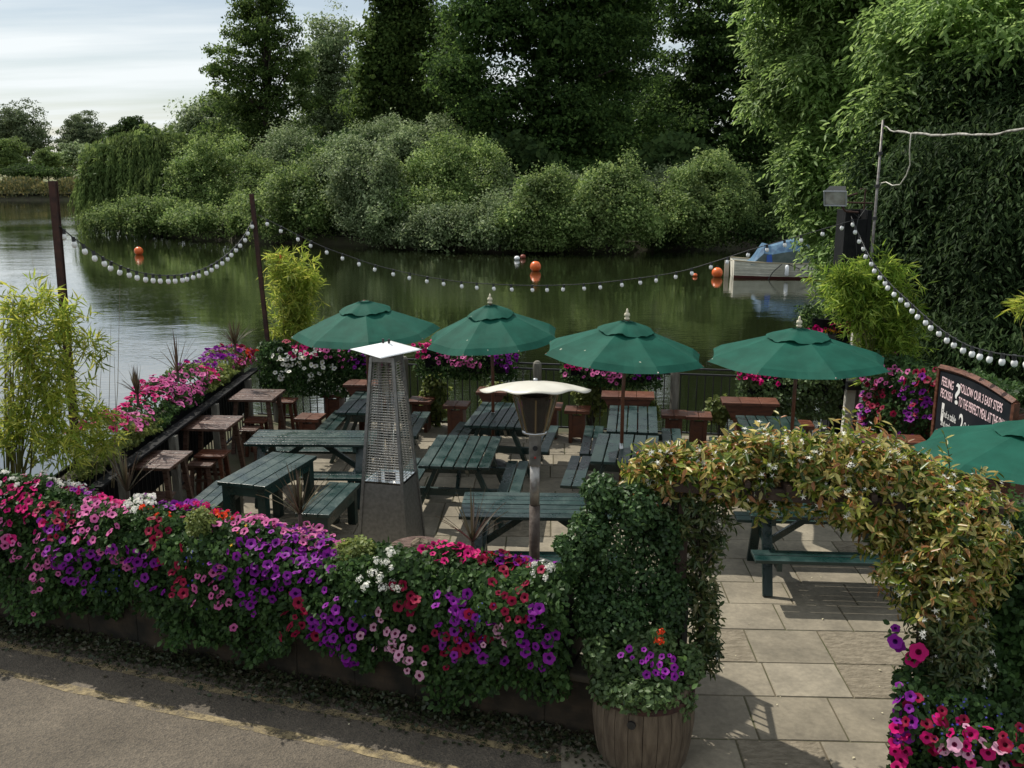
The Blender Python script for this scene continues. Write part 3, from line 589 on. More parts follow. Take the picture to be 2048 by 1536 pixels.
p2, n2, cc = crown_pts(NL, 22000, .5, 60, (.1, .75), 1); leaves('inner_foliage', shift(p2, base), n2, .17, M['nearwillow'], t, LANCE)
limbs((0, 0, 0), (-.6, .6, 8.5), [cc[i] - np.array(base) for i in range(0, len(cc), 12)], .34, 26).build('trunk', M['bark'], t, smooth=True)
base = (9.3, 15.0, -.1)
CL = [lobe(1850, 420, 110, 120, 15.5), lobe(1960, 330, 130, 110, 15), lobe(1870, 600, 90, 110, 15), lobe(1980, 520, 120, 150, 14), lobe(2100, 400, 120, 260, 14), lobe(1960, 680, 130, 100, 13.5), lobe(2080, 700, 110, 110, 13), lobe(1800, 330, 70, 70, 16.5), lobe(1780, 480, 40, 90, 16.5), lobe(2030, 200, 120, 90, 15.4), lobe(1920, 190, 110, 90, 16.4)]
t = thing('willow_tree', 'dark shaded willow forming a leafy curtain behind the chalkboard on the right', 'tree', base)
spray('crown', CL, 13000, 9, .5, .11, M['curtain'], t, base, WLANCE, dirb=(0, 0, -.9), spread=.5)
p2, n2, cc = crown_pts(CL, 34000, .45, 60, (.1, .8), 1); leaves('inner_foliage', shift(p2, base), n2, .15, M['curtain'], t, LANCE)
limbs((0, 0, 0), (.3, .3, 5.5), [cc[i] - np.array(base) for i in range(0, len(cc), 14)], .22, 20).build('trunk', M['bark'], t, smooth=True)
# ------------------------------------------------------------------ furniture
def planks(b, x0, x1, y0, y1, z, th, n, gap=.016, along='y', mi=0):
    """n boards filling the rectangle, running along y (or x)"""
    if along == 'y':
        w_ = (x1 - x0 - gap * (n - 1)) / n
        for i in range(n): b.box((x0 + w_ / 2 + i * (w_ + gap), (y0 + y1) / 2, z - th / 2 + .0015 * ((i * 7) % 3 - 1)), (w_, y1 - y0, th), mi=mi)
    else:
        w_ = (y1 - y0 - gap * (n - 1)) / n
        for i in range(n): b.box(((x0 + x1) / 2, y0 + w_ / 2 + i * (w_ + gap), z - th / 2 + .0015 * ((i * 7) % 3 - 1)), (x1 - x0, w_, th), mi=mi)
G = M['green_wood']
def picnic(fl, fr, bl, label, n=6, L=None, W=None, hole=True):
    """A-frame picnic table; long side runs from fl to bl (local y)"""
    a, b_, c = P(*fl, .75), P(*fr, .75), P(*bl, .75)
    W = W or (b_ - a).length; L = L or (c - a).length
    d = (c - a).normalized(); ang = math.atan2(d.y, d.x) - math.pi / 2
    x = Vector((math.cos(ang), math.sin(ang), 0)); y = Vector((-math.sin(ang), math.cos(ang), 0))
    ctr = a + x * W / 2 + y * L / 2
    t = thing('picnic_table', label, 'picnic table', (ctr.x, ctr.y, .014), ang, 'green picnic tables on the riverside terrace')
    m = MB(); planks(m, -W / 2, W / 2, -L / 2, L / 2, .736, .032, n); m.build('tabletop', G, t, bevel=.004)
    sx = W / 2 + .20
    for s_ in (-1, 1):
        m = MB(); planks(m, min(s_ * sx - .125, s_ * sx + .125), max(s_ * sx - .125, s_ * sx + .125), -L / 2, L / 2, .44, .032, 2); m.build('seat', G, t, bevel=.004)
    for e in (-1, 1):
        yy = e * (L / 2 - .17)
        for s_ in (-1, 1):
            m = MB(); m.beam((s_ * W * .26, yy, .70), (s_ * (W / 2 + .12), yy, .0), .045, .09, up=(0, 1, 0)); m.build('leg', G, t, bevel=.003)
        m = MB(); m.box((0, yy - e * .048, .375), (2 * sx + .24, .045, .085)); m.build('seat_support', G, t, bevel=.003)
        m = MB(); m.box((0, yy - e * .048, .665), (W - .06, .045, .07)); m.build('top_support', G, t, bevel=.003)
    m = MB(); m.beam((0, -L / 2 + .2, .34), (0, -.06, .69), .04, .06); m.beam((0, L / 2 - .2, .34), (0, .06, .69), .04, .06); m.build('brace', G, t)
    return t
picnic((670, 825), (770, 825), (712, 782), 'green picnic table farthest left, under the leftmost parasol', 5, W=.74, L=1.25)
picnic((836, 931), (979, 932), (876, 869), 'green picnic table directly right of the tall pyramid heater', 6)
picnic((928, 850), (1045, 852), (965, 803), 'green picnic table whose middle holds the second parasol from the left', 7)
picnic((1213, 862), (1308, 863), (1220, 810), 'green picnic table nearest the back railing, just behind the third parasol', 5, W=.62)
picnic((1180, 922), (1300, 925), (1197, 866), 'green picnic table pierced by the third parasol, left of the flowering arch', 5, W=.72)
picnic((1495, 880), (1600, 885), (1475, 838), 'green picnic table behind the arch, under the fourth parasol', 6, W=.75, L=1.15)
def picnic_x(fl, fr, bl, label, n=6, L=None, W=None):
    """the same table, its long side running across the view"""
    a, b_, c = P(*fl, .75), P(*fr, .75), P(*bl, .75); Lx = L or (b_ - a).length; Wd = W or (c - a).length
    ang = math.atan2((b_ - a).y, (b_ - a).x); x = Vector((math.cos(ang), math.sin(ang), 0)); y = Vector((-x.y, x.x, 0))
    ctr = a + x * Lx / 2 + y * Wd / 2
    t = picnic(fl, fr, bl, label, n, L=Lx, W=Wd); t.location = (ctr.x, ctr.y, .014); t.rotation_euler = (0, 0, ang - math.pi / 2)
    return t
picnic_x((487, 888), (743, 890), (530, 861), 'long green picnic table left of the pyramid heater, seen side on', 6, L=1.5, W=.62)
picnic_x((917, 1033), (1220, 1037), (926, 983), 'long green picnic table behind the mushroom heater, its top lit blue-grey', 6, L=1.5)
picnic_x((1502, 1032), (1760, 1038), (1488, 990), 'long green picnic table seen through the arch opening', 6, L=1.5, W=.60)
# heavy square-legged table and its benches
def block(fl, fr, bl, z, label, name, cat, group, n, L=None, W=None, leg=.09, ap=.10, mats=None):
    a, b_, c = P(*fl, z), P(*fr, z), P(*bl, z); W = W or (b_ - a).length; L = L or (c - a).length
    d = (c - a).normalized(); ang = math.atan2(d.y, d.x) - math.pi / 2
    x = Vector((math.cos(ang), math.sin(ang), 0)); y = Vector((-x.y, x.x, 0)); ctr = a + x * W / 2 + y * L / 2; z -= .014
    t = thing(name, label, cat, (ctr.x, ctr.y, .014), ang, group); G_ = mats or G
    m = MB(); planks(m, -W / 2, W / 2, -L / 2, L / 2, z, .04, n, gap=.009); m.build('tabletop' if cat == 'table' else 'seat', G_, t, bevel=.004)
    m = MB()
    for e in (-1, 1):
        m.box((0, e * (L / 2 - .05), z - .04 - ap / 2), (W - .05 - 2 * leg, .035, ap)); m.box((e * (W / 2 - .05), 0, z - .04 - ap / 2), (.035, L - .05 - 2 * leg, ap))
    m.build('apron', G_, t)
    for e in (-1, 1):
        for f in (-1, 1):
            m = MB(); m.box((e * (W / 2 - .03 - leg / 2), f * (L / 2 - .03 - leg / 2), (z - .04) / 2), (leg, leg, z - .04)); m.build('leg', G_, t, bevel=.004)
    return t
block((434, 963), (541, 965), (545, 903), .75, 'solid green table with thick square legs, front left of the terrace', 'square_leg_table', 'table', None, 4)
block((590, 1026), (652, 1030), (655, 966), .46, 'short solid green bench at the right side of the square-legged table', 'bench', 'bench', 'solid green benches', 3, W=.36, L=1.0, ap=.12)
block((345, 1030), (415, 1034), (420, 970), .46, 'solid green bench left of the square-legged table, behind the magenta flowers', 'bench', 'bench', 'solid green benches', 3, W=.34, L=1.1)
# brown tables against the left railing
O = M['old_wood']
def bar_table(fl, fr, bl, z, label):
    a, b_, c = P(*fl, z), P(*fr, z), P(*bl, z); W = .62; L = .62
    ang = R(-4); ctr = b_ + Vector((-W / 2, L / 2, 0))
    t = thing('bar_table', label, 'table', (ctr.x, ctr.y, .014), ang, 'brown wooden tables beside the left flower railing')
    m = MB(); planks(m, -W / 2, W / 2, -L / 2, L / 2, z - .014, .035, 6, gap=.006, along='x'); m.build('tabletop', O, t, bevel=.006)
    for e in (-1, 1):
        for f in (-1, 1):
            m = MB(); m.beam((e * .22, f * .22, z - .05), (e * .29, f * .27, 0), .05, .05); m.build('leg', O, t)
    m = MB(); m.box((0, 0, z - .09), (W - .12, .04, .07)); m.box((0, -.24, .25), (W - .1, .03, .04)); m.build('stretcher', O, t)
bar_table((245, 932), (345, 935), (292, 897), .80, 'nearest of the brown tables by the left railing, a knot in its top')
bar_table((375, 853), (457, 857), (415, 828), .80, 'middle brown table by the left railing')
bar_table((465, 797), (548, 799), (495, 773), .80, 'farthest brown table by the left railing, near the second rusty post')
def stool(px, py, z, label, W=.36, D=.28, m_=None, hid=False):
    c = P(px, py, z); m_ = m_ or M['brown_wood']
    t = thing('stool', label, 'stool', (c.x, c.y + D / 2, .014), R(-4), 'small brown stools beside the left tables')
    b = MB(); planks(b, -W / 2, W / 2, -D / 2, D / 2, z - .014, .03, 3, gap=.004, along='x'); b.build('seat', m_, t, bevel=.005)
    for e in (-1, 1):
        for f in (-1, 1):
            b = MB(); b.beam((e * (W / 2 - .06), f * (D / 2 - .05), z - .04), (e * (W / 2 - .02), f * (D / 2 - .03), 0), .04, .04); b.build('leg', m_, t)
    b = MB(); b.box((0, 0, z * .45), (W - .08, .025, .03)); b.build('stretcher', m_, t)
stool(418, 912, .52, 'reddish brown stool just right of the nearest brown table', W=.36)
stool(398, 931, .45, 'pale brown stool in front of the reddish one, by the nearest brown table', W=.30, m_=O)
stool(508, 843, .52, 'reddish stool just right of the middle brown table', W=.30)
stool(495, 861, .45, 'pale brown stool at the right front of the middle brown table', W=.24, m_=O)
stool(570, 804, .52, 'reddish stool right of the farthest brown table', W=.26)
stool(300, 1000, .45, 'brown stool half hidden by spiky leaves in front of the nearest brown table', W=.34, m_=O)
# seats and high tables along the back railing
def slab_stool(px, py, label, W=.34, z=.5, D=.34):
    c = P(px, py, z); t = thing('slab_stool', label, 'stool', (c.x, c.y + D / 2, .014), R(-8), 'chunky brown stools along the back railing'); b = MB()
    planks(b, -W / 2, W / 2, -D / 2, D / 2, z - .014, .05, 2, gap=.005); b.build('seat', M['brown_wood'], t, bevel=.006)
    for e in (-1, 1):
        b = MB(); b.box((e * (W / 2 - .09), 0, (z - .064) / 2), (.05, D - .08, z - .064)); b.build('leg', M['brown_wood'], t)
    b = MB(); b.box((0, -D / 2 + .07, (z - .064) * .55), (W - .232, .03, (z - .064) * .75)); b.build('panel', M['brown_wood'], t)
for px, py, lb in ((840, 803, 'chunky brown stool beside the right edge of the pyramid heater'), (912, 812, 'chunky brown stool left of the second parasol pole, by the railing'),
                   (1105, 815, 'chunky brown stool partly behind the mushroom heater lamp'), (1157, 822, 'chunky brown stool right of the mushroom heater, by the railing'),
                   (1352, 831, 'left stool of the chunky brown pair between the third and fourth parasols'), (1402, 834, 'right stool of the chunky brown pair between the third and fourth parasols'),
                   (1606, 852, 'chunky brown stool behind the fourth parasol pole'), (665, 790, 'dark chunky stool in the shade of the corner flowers'), (615, 838, 'dark chunky stool in the deep shade left of the first picnic table')):
    slab_stool(px, py, lb, W=.36 if px != 1105 else .3)
def trestle(px, py, wpx, label, z=.84):
    c = P(px, py, z); W = wpx * (c.y * _c + (CAM_H - z) * _s) / FPX; D = .36
    t = thing('high_table', label, 'table', (c.x, c.y + D / 2, .014), R(-7), 'brown tables against the back railing')
    b = MB(); planks(b, -W / 2, W / 2, -D / 2, D / 2, z - .014, .04, 3, gap=.005); b.build('tabletop', M['brown_wood'], t, bevel=.005)
    zt = z - .056; b = MB(); k = W / 2
    for yy in (-D / 2 + .04, D / 2 - .07):
        b.add([(-k + .03, yy, zt), (k - .03, yy, zt), (k - .17, yy, zt - .26), (-k + .17, yy, zt - .26), (-k + .03, yy + .03, zt), (k - .03, yy + .03, zt), (k - .17, yy + .03, zt - .26), (-k + .17, yy + .03, zt - .26)],
              [(3, 2, 1, 0), (4, 5, 6, 7), (0, 1, 5, 4), (1, 2, 6, 5), (2, 3, 7, 6), (3, 0, 4, 7)])
    b.build('apron', M['brown_wood'], t)
    for e in (-1, 1): MB().box((e * (k - .24), 0, (zt - .26) / 2 + .0), (.07, D - .1, zt - .262)).build('leg', M['brown_wood'], t)
trestle(722, 770, 70, 'brown table with sloping sides behind the leftmost parasol pole')
trestle(985, 785, 62, 'brown table with sloping sides behind the second parasol pole')
trestle(1259, 794, 106, 'brown table with sloping sides behind the third parasol pole')
trestle(1506, 807, 112, 'brown table with sloping sides under the left half of the fourth parasol')
trestle(1800, 885, 120, 'brown table in the right corner, half hidden behind the arch vine', z=.75)

c = P(832, 1106, .72)
t = thing('round_table', 'low round brown table just behind the hedge, right of the pyramid heater', 'table', (c.x, c.y + .1, .014))
MB().lathe([(.24, .68), (.25, .69), (.25, .715), (.24, .72)], n=28).build('tabletop', O, t); MB().lathe([(.15, 0), (.19, .2), (.2, .34), (.19, .5), (.16, .678)], n=20).build('barrel_base', M['brown_wood'], t, smooth=True)
t = thing('stone', 'rough brown stone lying on the low round table', 'stone', (c.x + .03, c.y + .08, .736)); b = MB(); q = random.Random(4)
b.lathe([(.05, 0), (.085, .02), (.08, .05), (.05, .07), (.005, .078)], n=11); b.v = [(x * q.uniform(.85, 1.15), y * q.uniform(.7, 1.05), z * q.uniform(.85, 1.15)) for x, y, z in b.v]; b.build('stone_body', mat('brown stone', (.12, .09, .06), .9, c2=(.2, .16, .11), bump=.5), t)
# ------------------------------------------------------------------ back railing, left railing
A0, A1 = Vector((-3.98, 14.42, 0)), Vector((4.62, 12.98, 0)); AD = (A1 - A0).normalized(); AL = (A1 - A0).length; AA = math.atan2(AD.y, AD.x)
t = thing('railing', 'black metal railing with round-topped grey timber posts along the river edge', 'railing', A0, AA)
b = MB()
k = int(AL / .115)
for i in range(k): b.box((.06 + i * .115, 0, .53), (.014, .014, .88))
b.build('bars', M['black'], t)
for z_ in (1.05, .97, .10): MB().box((AL / 2, 0, z_), (AL, .035, .022)).build('rail', M['black'], t)
for s_ in (.35, 2.4, 4.42, 6.42, 8.3):
    b = MB(); b.tube([(s_, -.05, 0), (s_, -.05, 1.03)], .065, 12); b.lathe([(.065, 1.03), (.06, 1.07), (.035, 1.10), (.004, 1.11)], (s_, -.05, 0), 12); b.build('post', M['grey_post'], t, smooth=False)
# left flower railing: black boarded troughs on posts
LX0, LX1 = Vector((-4.02, 8.7, 0)), Vector((-3.92, 14.2, 0)); LD = (LX1 - LX0).normalized(); LL = (LX1 - LX0).length; LA = math.atan2(LD.y, LD.x)
t = thing('railing', 'black railing and top board carrying flower troughs along the left river edge', 'railing', LX0, LA)
b = MB()
for i in range(int(LL / .115)): b.box((.05 + i * .115, .06, .45), (.014, .014, .72))
b.build('bars', M['black'], t); MB().box((LL / 2, .10, .56), (LL, .03, .56)).build('back_board', M['blackwood'], t)
for z_ in (.1, .80): MB().box((LL / 2, .06, z_), (LL, .03, .025)).build('rail', M['black'], t)
MB().box((LL / 2, 0, .865), (LL, .13, .03)).build('top_board', M['blackwood'], t, bevel=.004)
for s_ in (.5, 1.9, 3.4, 4.9): MB().box((s_, -.055, .42), (.09, .08, .84)).build('post', M['grey_post'], t)
for i, lb in enumerate(('long black flower trough on the left railing, nearest the bamboo', 'long black flower trough in the middle of the left railing', 'long black flower trough at the far end of the left railing')):
    s0 = .05 + i * 1.85; t = thing('flower_trough', lb, 'planter', LX0 + LD * (s0 + .9), LA, 'black flower troughs')
    b = MB(); b.box((0, .20, .80), (1.78, .02, .26)); b.box((0, .48, .80), (1.78, .02, .26)); b.box((0, .34, .68), (1.78, .26, .02)); b.box((-.88, .34, .80), (.02, .26, .24)); b.box((.88, .34, .80), (.02, .26, .24)); b.build('trough_body', M['blackwood'], t)
    MB().box((0, .34, .88), (1.72, .255, .02)).build('compost', M['soil'], t)

# ------------------------------------------------------------------ parasols
def cloth():
    m = bpy.data.materials.new('green parasol cloth'); m.use_nodes = True; t = m.node_tree; b = t.nodes['Principled BSDF']; o = t.nodes['Material Output']
    b.inputs['Roughness'].default_value = .75; b.inputs['Specular IOR Level'].default_value = .25
    tcn = N(t, 'ShaderNodeTexCoord'); nz = N(t, 'ShaderNodeTexNoise'); nz.inputs['Scale'].default_value = 5; nz.inputs['Detail'].default_value = 7; t.links.new(tcn.outputs['Object'], nz.inputs[0])
    cr = N(t, 'ShaderNodeValToRGB'); e = cr.color_ramp.elements; e[0].color = (.003, .072, .048, 1); e[1].color = (.008, .105, .072, 1); e[0].position = .35; e[1].position = .7
    t.links.new(nz.outputs[0], cr.inputs[0])
    # bird droppings and lichen specks
    nz2 = N(t, 'ShaderNodeTexNoise'); nz2.inputs['Scale'].default_value = 13; nz2.inputs['Detail'].default_value = 3; t.links.new(tcn.outputs['Object'], nz2.inputs[0])
    c2 = N(t, 'ShaderNodeValToRGB'); c2.color_ramp.elements[0].position = .755; c2.color_ramp.elements[1].position = .77; t.links.new(nz2.outputs[0], c2.inputs[0])
    mm = N(t, 'ShaderNodeMix', data_type='RGBA'); t.links.new(c2.outputs[0], mm.inputs[0]); t.links.new(cr.outputs[0], mm.inputs[6]); mm.inputs[7].default_value = (.4, .45, .35, 1)
    t.links.new(mm.outputs[2], b.inputs['Base Color'])
    wv = N(t, 'ShaderNodeTexNoise'); wv.inputs['Scale'].default_value = 260; t.links.new(tcn.outputs['Object'], wv.inputs[0]); bp = N(t, 'ShaderNodeBump'); bp.inputs['Strength'].default_value = .25; bp.inputs['Distance'].default_value = .004
    t.links.new(wv.outputs[0], bp.inputs['Height']); t.links.new(bp.outputs[0], b.inputs['Normal'])
    tr = N(t, 'ShaderNodeBsdfTranslucent'); tr.inputs[0].default_value = (.006, .11, .065, 1); ms = N(t, 'ShaderNodeMixShader'); ms.inputs[0].default_value = .22
    t.links.new(b.outputs[0], ms.inputs[1]); t.links.new(tr.outputs[0], ms.inputs[2]); t.links.new(ms.outputs[0], o.inputs[0]); return m
M['cloth'] = cloth(); M['finial'] = mat('pale turned wood', (.62, .56, .42), .4); M['pole'] = mat('varnished pole', (.11, .035, .018), .4, c2=(.16, .06, .03), scale=12); M['silver'] = mat('brushed metal joint', (.5, .5, .5), .35, metal=1)
def parasol(lp, rp, ap, Y, label, finial=True, tilt=(0, 0), base_z=.0, spin=0, lean=(0, 0), sides=8):
    a, b_, c = PY(*lp, Y), PY(*rp, Y), PY(*ap, Y); Rr = (b_.x - a.x) / 2; z0 = (a.z + b_.z) / 2; x0 = c.x; top = c.z - z0
    t = thing('parasol', label, 'parasol', (x0, Y, 0.014), 0, 'green garden parasols'); t['sides'] = 8
    roll = math.atan2(b_.z - a.z, b_.x - a.x)
    rot = Matrix.Rotation(-roll, 3, 'Y') @ Matrix.Rotation(R(tilt[0]), 3, 'X') @ Matrix.Rotation(R(spin), 3, 'Z')
    O_ = Vector((0, 0, z0 - .014)); seg = 6; rings = 9; b = MB(); vs = []
    for j in range(rings + 1):
        f = .14 + .86 * j / rings; r = Rr * f; zz = top * (1 - f) ** .92 * .94 if f < 1 else 0
        for i in range(sides * seg):
            a_ = 2 * math.pi * i / (sides * seg); fr_ = (i % seg) / seg; am = math.pi / sides
            rad = r * math.cos(am) / math.cos((fr_ - .5) * 2 * am)          # straight edge between ribs
            sag = -(.055 + .02 * math.sin(i // seg * 2.3 + Y)) * f * math.sin(math.pi * fr_) * top + .004 * math.sin(f * 9 + i) * f; rad *= 1 - .035 * math.sin(math.pi * fr_) * f ** 3
            vs.append(rot @ Vector((rad * math.cos(a_), rad * math.sin(a_), zz + sag - (.02 if j == rings else 0))) + O_)
    n_ = sides * seg; b.add(vs, [(i + j * n_, (i + 1) % n_ + j * n_, (i + 1) % n_ + (j + 1) * n_, i + (j + 1) * n_) for j in range(rings) for i in range(n_)])
    cn = b.build('canopy', M['cloth'], t, smooth=False)
    b = MB(); vs = [rot @ Vector((0, 0, top * 1.0)) + O_]; rv = .34
    q = random.Random(int(Y * 10))
    for j in range(1, 6):
        f = rv * j / 5
        for i in range(48):
            a_ = 2 * math.pi * i / 48; rip = (.010 * math.sin(a_ * 8 + .5) + .012 * math.sin(a_ * 5 + Y * 3) + .006 * math.sin(a_ * 17)) * (j / 5) ** 2
            vs.append(rot @ Vector((Rr * f * math.cos(a_), Rr * f * math.sin(a_), top * (1 - f) ** .92 * 1.0 + .012 + rip - (.012 if j == 5 else 0))) + O_)
    b.add(vs, [(0, 1 + i, 1 + (i + 1) % 48) for i in range(48)] + [(1 + i + j * 48, 1 + (i + 1) % 48 + j * 48, 1 + (i + 1) % 48 + (j + 1) * 48, 1 + i + (j + 1) * 48) for j in range(4) for i in range(48)])
    b.build('wind_vent', M['cloth'], t, smooth=True)
    for i in range(sides):
        a_ = 2 * math.pi * i / sides; e = rot @ Vector((Rr * .985 * math.cos(a_), Rr * .985 * math.sin(a_), -.012)) + O_; h = rot @ Vector((.03 * math.cos(a_), .03 * math.sin(a_), top * .9)) + O_
        mid = h.lerp(e, .5); rb = MB().tube([h - Vector((0, 0, .03)), mid - Vector((0, 0, .02)), e], .008, 6).build('rib', M['pole'], t)
        MB().tube([mid - Vector((0, 0, .03)), rot @ Vector((.03 * math.cos(a_), .03 * math.sin(a_), top * .15)) + O_], .007, 6).build('strut', M['pole'], rb)
    ax = rot @ Vector((0, 0, 1)); tp = O_ + ax * top; zl = 1.12
    MB().tube([(lean[0], lean[1], base_z), O_ + Vector((0, 0, -.5)), tp], .021, 12).build('pole', M['pole'], t, smooth=True)
    jz = (O_.z - .5 - base_z) * .52 + base_z; jx = lean[0] * .45
    MB().tube([(jx, lean[1] * .45, jz - .10), (jx * .7, lean[1] * .4, jz + .10)], .026, 12).build('metal_joint', M['silver'], t, smooth=True)
    b = MB(); b.lathe([(.19, 0), (.2, .03), (.16, .06), (.035, .07), (.03, .22), (.024, .22)], (lean[0], lean[1], 0), 20); b.build('base', M['black'], t, smooth=False)
    if finial:
        b = MB(); b.lathe([(.012, 0), (.03, .01), (.03, .025), (.014, .035), (.034, .05), (.03, .075), (.012, .09), (.016, .10), (.004, .13)], tp - Vector((0, 0, .0)), 12); b.build('finial', M['finial'], t, smooth=True)
    return t
parasol((580, 668), (877, 658), (731, 600), 12.6, 'leftmost green parasol, left of the pyramid heater hood and without a finial', finial=False, spin=10, tilt=(2, 0))
parasol((855, 684), (1133, 664), (985, 607), 12.0, 'second green parasol from the left, white finial, behind the pyramid heater', spin=22, tilt=(3, 0))
parasol((1083, 696), (1418, 715), (1250, 640), 10.4, 'green parasol whose pole goes through the table left of the arch', spin=16, tilt=(1, 0))
parasol((1422, 716), (1790, 716), (1598, 655), 10.45, 'widest green parasol, just left of the white board column', spin=6, tilt=(0, 0))
parasol((1838, 908), (2300, 908), (2076, 842), 7.6, 'green parasol cut off by the right edge, spotted with droppings', spin=28, tilt=(-1, 0))

# ------------------------------------------------------------------ pyramid patio heater
M['darksteel'] = mat('dark brushed steel', (.22, .22, .215), .42, metal=.85, c2=(.30, .30, .29), scale=30, bump=.1, bscale=200)
M['chrome'] = mat('polished steel', (.75, .75, .74), .14, metal=1); M['reflector'] = mat('white enamelled reflector', (.86, .87, .88), .3, spec=.5)
M['wire'] = mat('steel wire guard', (.32, .31, .29), .35, metal=.9)
hb = P(784, 1118, 0); HC = Vector((-1.21, 8.98, 0))
t = thing('pyramid_heater', 'tall tapering pyramid patio heater with a wire guard and shiny square hood', 'patio heater', (HC.x, HC.y, .014), R(-14))
def hw(z): return .265 - .145 * z / 1.98
ZT, ZB = 2.10, .86
b = MB(); s0, s1 = hw(.03), hw(ZB)
b.add([(-s0, -s0, .03), (s0, -s0, .03), (s0, s0, .03), (-s0, s0, .03), (-s1, -s1, ZB), (s1, -s1, ZB), (s1, s1, ZB), (-s1, s1, ZB)], [(0, 1, 5, 4), (1, 2, 6, 5), (2, 3, 7, 6), (3, 0, 4, 7), (3, 2, 1, 0)])
b.build('lower_cabinet', M['darksteel'], t)
MB().box((0, 0, ZB + .008), (2 * s1 - .02, 2 * s1 - .02, .016)).build('burner_tray', M['chrome'], t)
b = MB(); b.tube([(0, 0, ZB + .02), (0, 0, ZB + .05)], .055, 20); b.build('burner_ring', M['black'], t)
for e in (-1, 1):
    for f in (-1, 1):
        b = MB(); b.beam((e * hw(.0), f * hw(.0), .0), (e * hw(ZT), f * hw(ZT), ZT), .028, .028); b.build('corner_post', M['darksteel'], t)
for k in range(4):
    a_ = k * math.pi / 2; rm = Matrix.Rotation(a_, 3, 'Z'); b = MB()
    for i in range(46):
        z_ = ZB + .05 + i * (ZT - ZB - .08) / 45; h_ = hw(z_) - .004; bow = .012
        b.tube([rm @ Vector((-h_, -h_, z_)), rm @ Vector((0, -h_ - bow * .3, z_)), rm @ Vector((h_, -h_, z_))], .0042, 4, cap=False)
    for sx in (-.33, .33): b.tube([rm @ Vector((hw(ZB) * sx, -hw(ZB) + .004, ZB + .02)), rm @ Vector((hw(ZT) * sx, -hw(ZT) + .004, ZT))], .003, 4)
    b.build('wire_guard', M['wire'], t)
gl = bpy.data.materials.new('quartz glass tube'); gl.use_nodes = True; g_ = gl.node_tree.nodes['Principled BSDF']; g_.inputs['Transmission Weight'].default_value = 1; g_.inputs['Roughness'].default_value = .02; g_.inputs['IOR'].default_value = 1.1
MB().tube([(0, 0, ZB + .05), (0, 0, ZT)], .055, 20, cap=False).build('glass_tube', gl, t, smooth=True)
MB().box((0, 0, ZT - .02), (2 * hw(ZT) + .02, 2 * hw(ZT) + .02, .05)).build('top_collar', M['darksteel'], t)
# hood: square pyramid turned corner-on, slightly dished
b = MB(); rm = Matrix.Rotation(R(14 + 44), 3, 'Z'); hs = .245; z_ = ZT + .03
g = 12; vs = []
for j in range(g + 1):
    for i in range(g + 1):
        x, y = (i / g - .5) * 2, (j / g - .5) * 2; r_ = max(abs(x), abs(y)); corner = abs(x * y) ** 2
        v_ = rm @ Vector((x * hs, y * hs, .07 * (1 - r_) ** 1.3)); vs.append(Matrix.Rotation(R(14), 3, 'Z') @ (Matrix.Rotation(R(3), 3, 'X') @ (Matrix.Rotation(R(-14), 3, 'Z') @ v_)) + Vector((0, 0, z_ + .03)))
b.add(vs, [(i + j * (g + 1), i + 1 + j * (g + 1), i + 1 + (j + 1) * (g + 1), i + (j + 1) * (g + 1)) for j in range(g) for i in range(g)])
h = b.build('hood', M['reflector'], t, smooth=True); sm = h.modifiers.new('solid', 'SOLIDIFY'); sm.thickness = .006
for e in (-1, 1): MB().tube([(e * .03, 0, z_ + .09), (e * .03, 0, z_ + .13)], .012, 8).build('hood_bolt', M['black'], t)
b = MB()
for e in (-1, 1):
    for f in (-1, 1): b.tube([(e * hw(ZT) * .8, f * hw(ZT) * .8, ZT), (e * hw(ZT), f * hw(ZT), ZT + .04)], .008, 6)
b.build('hood_bracket', M['darksteel'], t)
MB().box((0, 0, .02), (.56, .56, .035)).build('base_plate', M['darksteel'], t)
# ------------------------------------------------------------------ mushroom patio heater
HY = 7.55; hp = PY(1070, 900, HY)
t = thing('mushroom_heater', 'mushroom patio heater on a slim pole with a wide cream hood', 'patio heater', (hp.x, HY, .014))
def hz(py): return PY(1070, py, HY).z - .014
px_m = 1 / (FPX / (HY * _c + 1.9 * _s)); 
b = MB(); b.tube([(0, 0, .2), (0, 0, hz(1010))], 11 * px_m, 16); b.build('lower_pole', mat('rusty pole paint', (.06, .04, .03), .6, c2=(.15, .12, .10), scale=12, mixpos=(.45, .7), bump=.2), t, smooth=True)
b = MB(); b.tube([(0, 0, hz(1012)), (0, 0, hz(930))], 10 * px_m, 16); b.build('upper_pole', mat('worn silver pole', (.4, .39, .37), .4, metal=.6, c2=(.25, .22, .2), scale=14, bump=.2), t, smooth=True)
b = MB(); b.lathe([(.23, 0), (.23, .10), (.20, .14), (.20, .50), (.17, .56), (.05, .60)], (0, 0, 0), 24); b.build('gas_cabinet', M['darksteel'], t)
b = MB(); b.box((0, 0, (hz(930) + hz(868)) / 2), (24 * px_m, 22 * px_m, hz(868) - hz(930))); b.build('control_box', mat('scratched steel box', (.35, .34, .32), .35, metal=.8, c2=(.2, .19, .18), scale=16), t, bevel=.01)
b = MB(); b.tube([(0, -11 * px_m, hz(893)), (0, -15 * px_m, hz(893))], 5 * px_m, 14); b.build('control_knob', M['black'], t)
b = MB(); b.tube([(0, -11 * px_m, hz(912)), (0, -12.5 * px_m, hz(912))], 2 * px_m, 10); b.build('ignition_button', mat('red button', (.5, .03, .02), .4), t)
z1, z0 = hz(790), hz(862); r1, r0 = 45 * px_m, 24 * px_m
